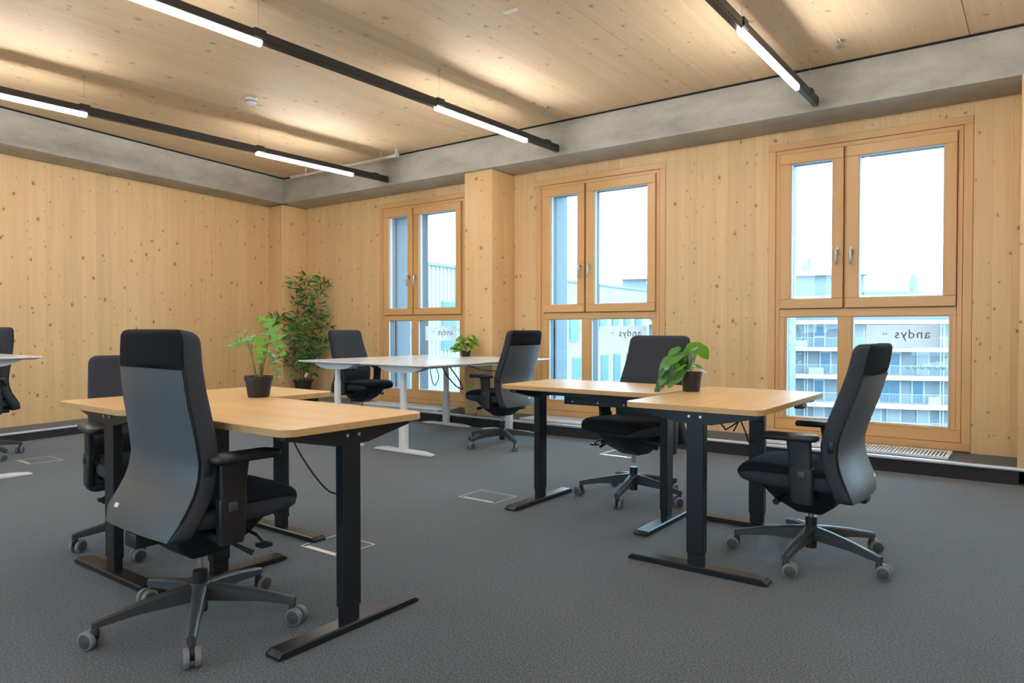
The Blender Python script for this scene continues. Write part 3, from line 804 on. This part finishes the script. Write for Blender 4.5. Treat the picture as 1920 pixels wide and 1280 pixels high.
# ------------------------------------------------------------------ wooden sit-stand desks
dm = {}
def desk(loc, rz, L_, W_, z, topmat, label, bolts=True, tray=False, side=1):
    """local x runs along the desk, feet run along local y"""
    R = tag(empty('standing_desk', (loc[0], loc[1], 0), rz), label, 'desk', 'wooden standing desks')
    k = ('top', L_, W_)
    if k not in dm:
        dm[k] = MB().slab(rrect(-L_/2, L_/2, -W_/2, W_/2, .05, 7), -.024, 0, .0015).mesh('tabletop', sharp=30)
        out = rrect(-L_/2, L_/2, -W_/2, W_/2, .05, 7)
        o2 = [(x*(1+.0012/(L_/2)), y*(1+.0012/(W_/2))) for x, y in out]
        dm[k+('e',)] = MB().loft([[(x,y,-.0228) for x,y in o2],[(x,y,-.0012) for x,y in o2]]).mesh('edge_band', sharp=30)
    T = obj('tabletop', dm[k], topmat, R, (0,0,z))
    obj('edge_band', dm[k+('e',)], 'oak_edge', T)
    lx = .405; h = z-.024
    for s in (-1, 1):
        x = s*lx
        F = obj('foot', MB().loft([[(px_,y,zz) for px_,zz in ((-.036,0),(.036,0),(.036,e),(.030,e+.004*(e>.01)),(-.030,e+.004*(e>.01)),(-.036,e))] for y, e in ((-.305,.008),(-.290,.018),(.290,.018),(.305,.008))]).mesh('foot', sharp=30), 'black_steel', R, (x,0,.004))
        for yy in (-.26, .26): obj('levelling_pad', MB().cyl((0,yy,-.004),(0,yy,.002),.02,n=12), 'plastic_black', F)
        obj('leg_inner', MB().box(x-.018,x+.018,-.034,.034,.022,.16).mesh('l', bevel=.003,seg=1), 'black_steel', R)
        G = obj('leg', MB().box(x-.021,x+.021,-.0385,.0385,.075,h-.045).mesh('l', bevel=.003,seg=1), 'black_steel', R)
        # tapered side bracket under the top
        B = MB()
        prof = [(-.27,h-.002),(-.27,h-.018),(-.07,h-.060),(.07,h-.060),(.27,h-.018),(.27,h-.002)]
        B.loft([[(x-.020,y,zz) for y,zz in prof],[(x+.024*s+ (0 if s>0 else .0),y,zz) for y,zz in prof]]) if s > 0 else B.loft([[(x-.024,y,zz) for y,zz in prof],[(x+.020,y,zz) for y,zz in prof]])
        bb = obj('side_bracket', B.mesh('sb', sharp=20), 'black_steel', R)
        if bolts:
            for yy in (-.025, .025): obj('bolt', MB().cyl((x+s*.023,yy,h-.028),(x+s*.028,yy,h-.028),.006,n=10), 'bolt', bb)
    for yy in (-.075, .035): obj('crossbar', MB().box(-lx+.02,lx-.02,yy,yy+.04,h-.042,h-.006), 'black_steel', R)
    if tray:
        # pressed cable tray with slots
        m = MB(); y0 = side*.10; y1 = side*.104; a, b_ = min(y0,y1), max(y0,y1)
        x0, x1 = -.30, .20; n_ = 7; pitch = (x1-x0)/n_
        m.box(x0,x1,a,b_,h-.030,h-.004); m.box(x0,x1,a,b_,h-.105,h-.062)
        for i in range(n_):
            m.box(x0+i*pitch, x0+(i+.72)*pitch, a, b_, h-.062, h-.030)
        m.box(x0,x1,min(a, a+side*.09),max(b_, b_+side*.09),h-.108,h-.104)
        obj('cable_tray', m, 'black_steel', R)
        for i in range(3): obj('tray_screw', MB().cyl((x0+.06+i*.17,a-.002,h-.09),(x0+.06+i*.17,a+.0,h-.09),.005,n=8), 'bolt', R)
    return R
ZA, ZD = .720, .711
A_ = desk((-2.308, 1.607), 0, .955, .61, ZA, 'oak_along_x', 'wooden standing desk nearest the camera, its long side towards it')
B_ = desk((-3.085, 1.765), PI/2, 1.01, .59, ZA, 'oak_along_y', 'wooden standing desk on the left, set crosswise behind the nearest chair')
C_ = desk((-1.985, 3.485), 0, 1.00, .57, ZD, 'oak_along_x', 'wooden standing desk with the slotted cable tray, below the middle window', tray=True, side=1, bolts=False)
D_ = desk((-1.165, 3.280), PI/2, 1.00, .60, ZD, 'oak_along_y', 'wooden standing desk on the right, carrying the trailing pothos')
k = obj('control_panel', MB().slab(rrect(-.04,.04,-.02,.02,.008), -.020, 0, .003), 'plastic_base', D_, (.12, -.285, ZD-.026))
obj('buttons', MB().box(-.025,.025,-.022,-.018,-.014,-.006), 'wheel_tread', k)

# ------------------------------------------------------------------ white desks
def white_desk(loc, rz, L_, W_, z, lx, label):
    R = tag(empty('white_desk', (loc[0], loc[1], 0), rz), label, 'desk', 'white standing desks')
    pts = rrect(-L_/2, L_/2, -W_/2, W_/2, .03, 5)
    ins = [(x*(1-.03/(L_/2)), y*(1-.03/(W_/2))) for x, y in pts]
    obj('tabletop', MB().loft([[(x,y,-.022) for x,y in ins],[(x,y,-.010) for x,y in pts],[(x,y,-.001) for x,y in pts],[(x*.999,y*.998,0) for x,y in pts]]).mesh('top', sharp=30), 'white_laminate', R, (0,0,z))
    h = z-.022
    for s in (-1, 1):
        x = s*lx
        prof = []
        for y, e, wv in ((-.335,.006,.026),(-.32,.012,.033),(-.22,.024,.036),(.22,.024,.036),(.32,.012,.033),(.335,.006,.026)):
            prof.append([(px_,y,zz) for px_,zz in ((-wv,0),(wv,0),(wv,e*.6),(wv*.7,e),(-wv*.7,e),(-wv,e*.6))])
        obj('foot', MB().loft(prof).mesh('foot', sharp=40), 'white_steel', R, (x,0,.003))
        obj('column_lower', MB().slab(rrect(-.033,.033,-.036,.036,.02,4), .02, .36), 'white_steel', R, (x,0,0))
        obj('column_middle', MB().cyl((x,0,.3),(x,0,.56),.030,n=24), 'white_steel', R)
        obj('column_upper', MB().cyl((x,0,.5),(x,0,h-.02),.0255,n=24), 'white_steel', R)
        # boat-shaped carrier
        pr_ = []
        for i in range(13):
            t = -1+2*i/12; pr_.append((t*.27, h-.004-.048*(1-abs(t)**3.2)))
        lo = [(y,zz) for y,zz in pr_]; up = [(.27,h+.001),(-.27,h+.001)]
        wv = .045
        obj('carrier', MB().loft([[(x-wv,y,zz) for y,zz in lo+up],[(x+wv,y,zz) for y,zz in lo+up]]).mesh('car', sharp=40), 'white_steel', R)
    obj('crossbar', MB().box(-lx,lx,-.03,.03,h-.035,h-.002), 'white_steel', R)
    return R
WL = white_desk((-5.085, 4.905), PI/2, 1.74, .80, .740, .73, 'white standing desk on the bamboo side of the white pair')
WR = white_desk((-4.245, 4.905), PI/2, 1.74, .80, .740, .73, 'white standing desk on the window-chair side of the white pair')
WE = white_desk((-6.45, 1.63), 0, 1.74, .74, .838, .73, 'white standing desk cut off by the left edge')

# ------------------------------------------------------------------ cables
def bez(pts, n=8):
    P = [Vector(p) for p in pts]; P = [P[0]]+P+[P[-1]]; out = []
    for i in range(1, len(P)-2):
        for k in range(n):
            t = k/n; a, b_, c, d_ = P[i-1], P[i], P[i+1], P[i+2]
            out.append(.5*((2*b_)+(c-a)*t+(2*a-5*b_+4*c-d_)*t*t+(3*b_-a-3*c+d_)*t**3))
    out.append(P[-2]); return out
def cable(pts, label, r=.0035):
    c = obj('power_cable', MB().tube(bez(pts), r, 6), 'cable'); tag(c, label, 'cable', 'loose cables under the desks'); return c
cable([(-2.62,1.85,.655),(-2.50,1.80,.60),(-2.40,1.78,.52),(-2.25,1.75,.44),(-2.10,1.70,.42),(-1.95,1.65,.46),(-1.95,1.64,.56)], 'black cable looping beneath the nearest wooden desk')
cable([(-2.72,1.95,.66),(-2.66,1.92,.62),(-2.60,1.90,.58),(-2.63,1.88,.53)], 'short black cable hanging where the two left wooden desks meet')
cable([(-1.15,3.00,.66),(-1.10,3.02,.60),(-1.12,3.10,.58),(-1.08,3.16,.62),(-1.10,3.24,.655),(-1.13,3.30,.60),(-1.17,3.34,.54)], 'black cable curled below the right wooden desk')
cable([(-1.13,3.22,.665),(-1.14,3.34,.60),(-1.16,3.48,.52),(-1.18,3.60,.45),(-1.19,3.70,.46)], 'black cable sagging to the far leg of the right wooden desk')
cable([(-1.12,3.40,.665),(-1.10,3.50,.61),(-1.11,3.60,.57),(-1.15,3.68,.55)], 'black cable draped at the back of the right wooden desk')
cable([(-4.30,4.55,.70),(-4.29,4.56,.60),(-4.27,4.58,.53),(-4.24,4.60,.60),(-4.25,4.58,.69)], 'black cable loop dangling under the white desks', .004)
cable([(-4.22,4.62,.70),(-4.20,4.66,.62),(-4.14,4.72,.52),(-4.10,4.76,.50),(-4.13,4.74,.58),(-4.18,4.68,.69)], 'bundled black cable tail hanging under the white desks', .006)
cable([(-4.12,4.85,.70),(-4.05,4.98,.655),(-3.98,5.12,.645),(-3.93,5.25,.68),(-3.92,5.30,.705)], 'thin black cable swagged under the white desk edge')

# ------------------------------------------------------------------ plants
def heart(n=8, fold=.15, droop=.25, lobed=0):
    """a leaf of length 1 along +x, normal +z, base at the origin"""
    vs, fs = [], []
    if not lobed:
        rows = n
        for i in range(rows+1):
            t = i/rows; w = .42*math.sin(PI*min(1, t*1.02))**.7*(1-.35*t) if 0 < t < 1 else .0
            if i == 0: w = .12
            x = t - (.10*(1-t) if t < .25 else 0)
            zc = -droop*t*t
            for s, k in ((-1,1),(-.5,.5),(0,0),(.5,.5),(1,1)):
                vs.append((x - .09*k*(1 if t < .2 else .0), s*w, zc + fold*k*w*1.2 - .10*(k*k)*w))
        for i in range(rows):
            for j in range(4): fs.append((i*5+j, i*5+j+1, (i+1)*5+j+1, (i+1)*5+j))
    else:
        # deeply cut leaf: a midrib strip and finger lobes on either side
        m = 10
        for i in range(m+1):
            t = i/m; w = .12*(1-t*.85)*(.5+.5*min(1,t*4))
            vs += [(t, -w, -droop*t*t+.015), (t, 0, -droop*t*t), (t, w, -droop*t*t+.015)]
        for i in range(m):
            for j in range(2): fs.append((i*3+j, i*3+j+1, (i+1)*3+j+1, (i+1)*3+j))
        for s in (-1, 1):
            for q in range(lobed):
                t = -.02 + .92*q/(lobed-1); ln = (.50-.22*abs(t-.30)/.6)*(1-.45*max(0,t-.5)/.5)
                ang = math.radians(118 - 85*t); bx = max(0, t); wv = .40/lobed
                dx, dy = math.cos(ang), math.sin(ang); o = len(vs); K = 5
                for i in range(K+1):
                    u_ = i/K; ww = wv*(1.05-u_**1.8)*(.75+.4*math.sin(PI*min(1,u_*1.3)))
                    cx = bx + dx*ln*u_; cy = dy*ln*u_; z = -droop*bx*bx - .30*(cy**2) + .02
                    vs += [(cx-dy*ww, s*(cy+dx*ww), z-.01), (cx, s*cy, z+.006), (cx+dy*ww, s*(cy-dx*ww), z-.01)]
                for i in range(K):
                    for j in range(2): fs.append((o+i*3+j, o+i*3+j+1, o+(i+1)*3+j+1, o+(i+1)*3+j))
    m_ = MB(); m_.add(vs, fs); return m_.mesh('leaf', sharp=80)
LEAF = heart(); LEAF2 = heart(fold=.30, droop=.45); LOBED = heart(lobed=5, droop=.30); LOBED2 = heart(lobed=5, droop=.55)

def leaf(parent, me, mat, base, tip_dir, normal, size):
    x = Vector(tip_dir).normalized(); n_ = Vector(normal); z = (n_ - x*n_.dot(x)).normalized(); y = z.cross(x)
    m4 = Matrix(((x.x,y.x,z.x),(x.y,y.y,z.y),(x.z,y.z,z.z)))
    o = obj('leaf', me, mat, parent); o.location = base
    o.rotation_euler = m4.to_euler(); o.scale = (size, size, size)
    return o

def pot(parent, rb, rt, h, rim=True, mat='pot_black'):
    prof = [(.0,0),(rb,0),(rt*.95,h*.80)]
    prof += [(rt,h*.80),(rt*1.02,h)] if rim else [(rt,h)]
    prof += [(rt*.93,h),(rt*.90,h*.86),(.0,h*.86)]
    P = obj('pot', MB().lathe(prof, 28).mesh('pot', sharp=30), mat, parent)
    obj('soil', MB().lathe([(.0,h*.865),(rt*.895,h*.865),(.0,h*.875)], 20), 'soil', P)
    return P

# local frame of the plants on the desks: x = to the right of the view, y = away
# philodendron with cut leaves
P1 = tag(empty('potted_philodendron', (-2.845, 1.885, ZA), YAW), 'potted philodendron with deeply cut leaves on the left wooden desks', 'plant')
pot(P1, .046, .062, .096)
def stemtube(parent, pts, r, mat='stem'):
    return obj('stem', MB().tube(bez(pts, 6), r, 7), mat, parent)
for base, tip, nrm, size, me, mat in (
    ((.055,-.01,.325),(.35,-.25,-.80),(-.25,-.95,.25),.145,LOBED,'leaf_bright'),
    ((-.035,.00,.262),(-.95,-.20,-.12),(0,-.65,.75),.105,LOBED,'leaf_mid'),
    ((.020,-.03,.262),(.05,-.45,-.85),(.05,-.90,.45),.105,LOBED,'leaf_bright'),
    ((-.075,.03,.300),(-.95,.1,.12),(-.1,-.25,.95),.095,LOBED2,'leaf_mid'),
    ((.035,.01,.205),(.80,-.25,-.70),(.45,-.25,.85),.125,LOBED2,'leaf_mid'),
    ((.035,.03,.345),(-.75,.1,.35),(.1,-.8,.6),.07,LOBED2,'leaf_bright')):
    leaf(P1, me, mat, base, tip, nrm, size)
for pts in ([(.0,0,.08),(.02,0,.18),(.05,0,.26),(.055,-.01,.325)], [(-.01,0,.08),(-.025,0,.16),(-.035,0,.262)], [(.005,-.01,.08),(.012,-.015,.17),(.02,-.03,.262)],
            [(-.012,.01,.08),(-.035,.015,.18),(-.075,.03,.30)], [(.01,.01,.08),(.02,.01,.15),(.035,.01,.205)], [(.0,.012,.08),(.015,.02,.2),(.035,.03,.345)]):
    stemtube(P1, pts, [.006-.0006*min(6,i) if i < 6 else .0028 for i in range(len(bez(pts,6)))])

# trailing pothos
P2 = tag(empty('potted_pothos', (-1.425, 3.44, ZD), YAW), 'trailing pothos in a black pot on the right wooden desk', 'plant')
pot(P2, .042, .053, .098)
S2 = 1/362.0
def p2(px, py, dy=0): return ((px-1290)*S2, dy, (735-py)*S2-.02*dy/.08)
for (bx,by),(tx,ty),dy,nrm,mat,me in (
    ((1262,660),(1240,672),-.05,(-.3,-.6,.7),'leaf_mid',LEAF), ((1280,664),(1302,645),.0,(.2,-.9,.3),'leaf_bright',LEAF),
    ((1300,652),(1322,678),-.02,(.1,-.95,.2),'leaf_bright',LEAF), ((1297,662),(1272,682),-.04,(-.2,-.6,.8),'leaf_mid',LEAF2),
    ((1268,672),(1238,682),-.06,(-.1,-.6,.75),'leaf_mid',LEAF), ((1258,680),(1222,695),-.07,(-.2,-.75,.6),'leaf_mid',LEAF2),
    ((1282,680),(1256,704),-.07,(-.1,-.7,.7),'leaf_dark',LEAF), ((1260,694),(1226,714),-.07,(-.3,-.6,.7),'leaf_mid',LEAF2),
    ((1250,700),(1230,722),-.06,(-.3,-.8,.4),'leaf_dark',LEAF), ((1274,698),(1244,714),-.08,(.0,-.6,.8),'leaf_mid',LEAF2),
    ((1252,712),(1240,734),-.07,(-.3,-.85,.3),'leaf_bright',LEAF),
    ((1240,714),(1216,730),-.06,(-.4,-.6,.6),'leaf_dark',LEAF2), ((1232,730),(1214,742),-.05,(-.3,-.5,.8),'leaf_dark',LEAF2),
    ((1294,688),(1322,691),.02,(.1,-.4,.9),'leaf_mid',LEAF2), ((1275,684),(1248,698),-.04,(.0,-.8,.5),'leaf_bright',LEAF),
    ((1266,704),(1240,726),-.085,(-.1,-.8,.5),'leaf_mid',LEAF), ((1290,672),(1264,668),-.02,(-.1,-.7,.7),'leaf_mid',LEAF)):
    b0 = Vector(p2(bx,by,dy)); t0 = Vector(p2(tx,ty,dy-.01))
    leaf(P2, me, mat, b0, t0-b0, nrm, max(.05, (t0-b0).length)*.98)
rnd = random.Random(5)
for i in range(13):
    bx = rnd.uniform(1236, 1276); by = 668+(1276-bx)*.75+rnd.uniform(-4, 22); dy = rnd.uniform(-.09,-.02)
    b0 = Vector(p2(bx, by, dy)); t0 = Vector(p2(bx-rnd.uniform(4,26), by+rnd.uniform(8,22), dy-.02))
    leaf(P2, LEAF if i % 2 else LEAF2, ('leaf_mid','leaf_bright','leaf_dark')[i % 3], b0, t0-b0, (rnd.uniform(-.5,.3),-.6,rnd.uniform(.3,.9)), rnd.uniform(.05,.075))
for pts in ([(0,0,.085),(-.03,-.02,.16),(-.08,-.05,.19),(-.10,-.06,.13)], [(0,0,.085),(-.03,-.05,.12),(-.09,-.075,.09),(-.13,-.07,.05),(-.17,-.05,.005)], [(.005,0,.085),(.012,0,.14),(.03,0,.205)], [(0,.01,.085),(.0,.0,.15),(-.01,.0,.19)]):
    stemtube(P2, pts, .0022)

# small pothos on the white desk
P3 = tag(empty('small_pothos', (-4.80, 5.625, .740), YAW), 'small bushy pothos on the white desk before the column', 'plant')
pot(P3, .042, .052, .06)
rnd = random.Random(3)
for i in range(54):
    a = rnd.uniform(0, 2*PI); e = rnd.uniform(-.25, 1.2); rr = rnd.uniform(.05, .10)
    c = Vector((math.cos(a)*math.cos(e)*rr*1.1, math.sin(a)*math.cos(e)*rr*.6, .085+math.sin(e)*rr*1.5))
    out = Vector((math.cos(a), math.sin(a), .05-.3*math.sin(e)))
    nn = Vector((math.cos(a)*.5, math.sin(a)*.5-.5, .6))
    leaf(P3, LEAF if i % 2 else LEAF2, ('leaf_bright','leaf_mid','leaf_mid','leaf_bright','leaf_yellow')[i % 5], c, out, nn, rnd.uniform(.055,.08))
for i in range(6):
    a = i*PI/3; stemtube(P3, [(0,0,.06),(.02*math.cos(a),.02*math.sin(a),.10),(.05*math.cos(a),.05*math.sin(a),.15)], .002)

# bamboo in the corner
P4 = tag(empty('potted_bamboo', (-7.93, 5.93, ZP), YAW), 'tall potted bamboo in the corner of the room', 'plant')
obj('pot', MB().lathe([(.0,0),(.085,0),(.115,.205),(.122,.205),(.124,.225),(.112,.225),(.108,.195),(.0,.195)], 28).mesh('pot', sharp=30), 'pot_black', P4)
m = MB()
for i in range(14):
    a = 2*PI*i/14; m.box(.118*math.cos(a)-.014, .118*math.cos(a)+.014, .118*math.sin(a)-.014, .118*math.sin(a)+.014, .20, .238)
obj('scalloped_rim', m.mesh('rim', bevel=.008), 'pot_black', P4)
rnd = random.Random(11)
S4 = 1/139.5
P4m = Matrix.Translation((-7.93, 5.93, ZP)) @ Matrix.Rotation(YAW, 4, 'Z')
canes = [((545,505),.05),((570,500),.0),((600,508),-.05),((622,572),-.05),((518,572),-.06),((585,560),.05),((552,590),-.08),((608,618),-.06),((535,640),-.04),((575,640),-.10)]
for ci, ((tx, ty), dy) in enumerate(canes):
    top = Vector(((tx-562)*S4, dy, (725-ty)*S4)); base = Vector(((tx-562)*S4*.22+rnd.uniform(-.03,.03), dy*.4, .19))
    mid = base.lerp(top, .55) + Vector(((base.x-top.x)*.18, 0, 0))
    path = bez([base, mid, top], 12)
    st = obj('cane', MB().tube(path, [.007-.005*i/len(path) for i in range(len(path))], 7), 'cane', P4)
    lv = {0: MB(), 1: MB(), 2: MB()}
    nleaf = int(28 + 60*top.z)
    for q in range(nleaf):
        t = rnd.uniform(.16 if ci % 3 == 0 else .28, 1.0)**.8; p_ = path[min(len(path)-1, int(t*(len(path)-1)))]
        # short twig, then a slender pointed blade
        a = rnd.uniform(0, 2*PI); tw = rnd.uniform(.01, .10)*(1.15-.5*t)
        o_ = p_ + Vector((math.cos(a)*tw*1.15, math.sin(a)*tw*.6, rnd.uniform(-.04,.06)))
        dirv = Vector((math.cos(a)*rnd.uniform(.4,1.2), math.sin(a)*.7, rnd.uniform(-.45,.9))).normalized()
        ln = rnd.uniform(.08,.15); wv = ln*rnd.uniform(.08,.11)
        sd = dirv.cross(Vector((rnd.uniform(-.4,.4),-1,rnd.uniform(-.4,.4)))).normalized()
        nn = sd.cross(dirv)
        wt = P4m @ (o_+dirv*ln); wo = P4m @ o_
        if max(wt.y, wo.y) > 6.16 or min(wt.x, wo.x) < -8.14 and max(wt.y, wo.y) > 5.74: continue
        mb = lv[rnd.choice((0,0,1,1,1,2))]
        sag = Vector((0,0,-ln*.18))
        vs = [o_, o_+dirv*ln*.4+sd*wv+nn*.003, o_+dirv*ln*.4-nn*.003, o_+dirv*ln*.4-sd*wv+nn*.003, o_+dirv*ln+sag]
        mb.add(vs, [(0,1,2),(0,2,3),(1,4,2),(2,4,3)])
    for kx, mt in ((0,'leaf_mid'),(1,'leaf_dark'),(2,'leaf_bright')):
        if lv[kx].v:
            f_ = obj('foliage', lv[kx].mesh('foliage', sharp=80), mt, st); f_['kind'] = 'stuff'
obj('plant_tag', MB().box(-.016,.016,-.001,.001,-.03,.03), 'badge', P4, (.07,-.10,.30), rot=(0,.5,.2))

# ------------------------------------------------------------------ outside
struct(obj('ground', MB().box(-120, 120, 6.9, 160, -11.2, -11), 'street'))
struct(obj('rear_ground', MB().box(-120, 120, -120, -4.2, -11.2, -11), 'street'))

# the pale clad wing seen through the two left windows: local x runs along its front
wd = Vector((-.078,.997,0))
wing = tag(empty('clad_building', (-14, 0, 0), math.atan2(wd.y, wd.x)), 'long pale metal-clad building seen through the left windows', 'building')
WIN = [(16.78,17.48,1.12,1.87),(15.75,16.03,1.11,1.85),(16.77,17.48,.39,.65),(15.75,16.02,.39,.70),(25.54,26.28,.53,1.46),(25.79,26.54,-1.11,-.24),(28.48,29.11,1.18,1.99),(29.89,30.51,1.18,2.03),(31.29,31.95,1.19,2.06),(32.71,33.42,1.19,2.1),(28.66,29.36,-1.35,-.21),(30.09,30.78,-1.44,-.21),(24.62,25.0,-1.04,-.21),
       (18.6,19.4,-1.0,-.1),(20.4,21.1,1.1,1.9),(22.3,23.0,1.1,1.9),(21.4,22.2,-1.1,-.2),(31.6,32.3,-1.4,-.2),(33.0,33.7,-1.4,-.2)]
m = MB(); x0, x1, pitch = 10.0, 34.4, .20; pts = []
x = x0
while x < x1:
    pts += [(x,0),(x+pitch*.45,0),(x+pitch*.5,-.035),(x+pitch*.95,-.035)]; x += pitch
vs = [(a,b_,z) for z in (-11.0, 3.0) for a,b_ in pts]; nP = len(pts)
m.add(vs, [(i,i+1,nP+i+1,nP+i) for i in range(nP-1)])
m.box(x0,x1,.03,9,-11,3.0)
obj('wall', m.mesh('w', sharp=20), 'cladding', wing)
obj('coping', MB().box(x0-.05,x1+.05,-.10,9,3.0,3.09), 'coping', wing)
for z in (1.0, -1.6, -4.4): obj('string_course', MB().box(x0,x1,-.055,.02,z,z+.05), 'coping', wing)
for a,b_,z0,z1 in WIN:
    w_ = obj('window', MB().box(a-.04,b_+.04,-.075,.02,z0-.04,z1+.04), 'coping', wing)
    obj('pane', MB().box(a,b_,-.085,-.07,z0,z1), 'far_pane', w_)

# apartment block with balconies seen through the rightmost window
bd = Vector((.942,.337,0))
blk = tag(empty('apartment_block', (-13.495, 79.793, 0), math.atan2(bd.y, bd.x)), 'pale apartment block with balconies seen through the rightmost window', 'building')
SX0, SX1 = -26.0, 22.0
obj('wall', MB().box(SX0, SX1, 1.6, 14, -11, 4.3), 'render_grey', blk)
for z0, z1 in ((4.15,4.45),(1.50,1.92),(-1.30,-.92),(-4.18,-3.74),(-7.10,-6.62),(-9.9,-9.5)):
    pts = []; x = SX0
    front = []
    while x <= SX1+.01:
        ph = (x+7.7) % 7.4; front.append((x, -.15 + .45*abs(ph-3.7)/3.7)); x += 1.85
    poly = front + [(SX1,1.7),(SX0,1.7)]
    mm = MB(); k = len(front)
    vs = [(a,b_,z0) for a,b_ in front]+[(a,1.7,z0) for a,_ in front]+[(a,b_,z1) for a,b_ in front]+[(a,1.7,z1) for a,_ in front]
    fs = []
    for i in range(k-1):
        fs += [(i,i+1,k+i+1,k+i),(2*k+i,3*k+i,3*k+i+1,2*k+i+1),(i,2*k+i,2*k+i+1,i+1),(k+i,k+i+1,3*k+i+1,3*k+i)]
    fs += [(0,k,3*k,2*k),(k-1,3*k-1,4*k-1,2*k-1)]
    mm.add(vs, fs)
    S = obj('balcony_slab', mm.mesh('slab', sharp=10), 'render_white', blk)
    if z1 < 2.5:
        rl = MB()
        for (a,b_),(c,d_) in zip(front[:-1], front[1:]):
            rl.tube([(a,b_+.12,z1+1.02),(c,d_+.12,z1+1.02)], .035, 5)
            nb = 14
            for i in range(nb):
                t = i/nb; xx = a+(c-a)*t; yy = b_+(d_-b_)*t+.12
                rl.box(xx-.014,xx+.014,yy-.014,yy+.014,z1,z1+1.0)
        r_ = obj('railing', rl, 'rail_metal', S); r_['kind'] = 'stuff'
BW = [(-5.47,-4.55,-.9,1.25,1),(-4.84,-3.97,-3.72,-1.52,0),(-5.43,-4.61,-6.6,-4.47,0),(-1.68,-.79,-.9,1.19,2),(6.03,6.59,-.9,1.19,1),(1.0,1.63,-3.7,-1.57,0),(1.78,2.6,-3.7,-1.56,0),(4.32,5.21,-3.7,-1.53,2),(.83,1.66,-6.6,-4.39,0),(1.75,2.62,-6.6,-4.37,0),(3.87,4.77,-6.6,-4.32,0),(-5.41,-4.59,-9.5,-7.42,2),(.17,.85,-9.5,-7.23,2),(1.58,2.65,-9.5,-7.19,2),(4.37,5.27,-9.5,-7.09,2),
      (-9.6,-8.7,-.9,1.2,0),(-9.9,-9.0,-3.7,-1.5,0),(-9.4,-8.5,-6.6,-4.4,2),(9.2,10.1,-.9,1.2,0),(9.6,10.4,-3.7,-1.5,2),(9.0,9.9,-6.6,-4.4,0),(-13.2,-12.3,-.9,1.2,2),(-13.5,-12.6,-3.7,-1.5,0),(13.2,14.1,-.9,1.2,0),(13.5,14.4,-3.7,-1.5,0)]
for a,b_,z0,z1,kd in BW:
    w_ = obj('window', MB().box(a-.16,b_+.16,1.50,1.62,z0,z1+.22), 'far_frame', blk)
    zc = z0+.0 if kd != 1 else z0+1.05
    obj('pane', MB().box(a,b_,1.46,1.51,z0+.06,z1), 'far_pane' if kd != 2 else 'far_curtain', w_)
    if kd == 1: obj('door_rail', MB().box(a,b_,1.44,1.47,z0+1.0,z0+1.16), 'far_frame', w_)
for a,b_,z0,z1 in ((-7.42,-6.33,-.92,-.2),(-6.16,-4.72,-3.74,-3.05),(5.07,6.19,-6.62,-5.85)):
    obj('planter', MB().box(a,b_,.5,.95,z0,z1), 'render_white', blk)
obj('shrub', MB().lathe([(.0,-.25),(.35,-.1),(.3,.2),(.0,.35)], 8, (-6.9,.7,.0)), 'far_green', blk)
for i in range(6): obj('shrub', MB().lathe([(.0,-.2),(.28,-.05),(.22,.18),(.0,.25)], 7, (3.2+i*.62,.45,-2.9)), 'far_green', blk)
for a in (-6.49,-6.23,6.18,6.46): obj('downpipe', MB().box(a-.05,a+.05,.9,1.0,-11,1.5), 'far_frame', blk)
# roof storey
obj('roof_storey', MB().box(SX0, -.68, 2.2, 12, 4.3, 6.68), 'render_grey', blk)
obj('roof_slab', MB().box(SX0, -.2, 1.6, 12, 6.68, 7.2), 'render_white', blk)
obj('roof_parapet', MB().box(-.68, 5.15, 2.0, 2.4, 4.3, 4.89), 'render_grey', blk)
obj('stair_tower', MB().box(-9.5, -6.61, 4.0, 8, 6.9, 10.13), 'cladding', blk)
obj('roof_hut', MB().box(-1.78, -.74, 3.0, 6, 6.9, 7.5), 'render_grey', blk)
obj('chimney', MB().box(4.19, 4.81, 4.0, 5, 4.3, 6.4).box(4.3,4.7,4.1,4.9,6.4,6.75), 'render_grey', blk)
obj('chimney', MB().box(-5.93, -5.68, 4.0, 4.4, 7.0, 8.7), 'coping', blk)
obj('pergola', MB().box(-6.5,-5.98,4.0,4.4,7.2,8.04), 'coping', blk)
obj('roof_hut', MB().box(-.3, 2.39, 8.0, 12, 4.3, 5.5), 'render_white', blk)
# a farther house past the end of the clad wing
h3 = tag(empty('balcony_tower', (-28.5, 62.0, 0), .3), 'distant grey tower with jutting balconies at the middle window edge', 'building')
obj('wall', MB().box(0,9,0,8,-11,9.3), 'render_grey', h3)
for z in (-3.8,-.8,2.2,5.2,8.2): obj('balcony_slab', MB().box(-1.4,9.2,-1.2,1,z,z+.25), 'render_white', h3)
for z in (-3.0,0,3.0,6.0):
    w_ = obj('window', MB().box(1.2,2.8,-.06,.05,z,z+1.9), 'far_frame', h3); obj('pane', MB().box(1.35,2.65,-.09,-.05,z+.1,z+1.8), 'far_pane', w_)
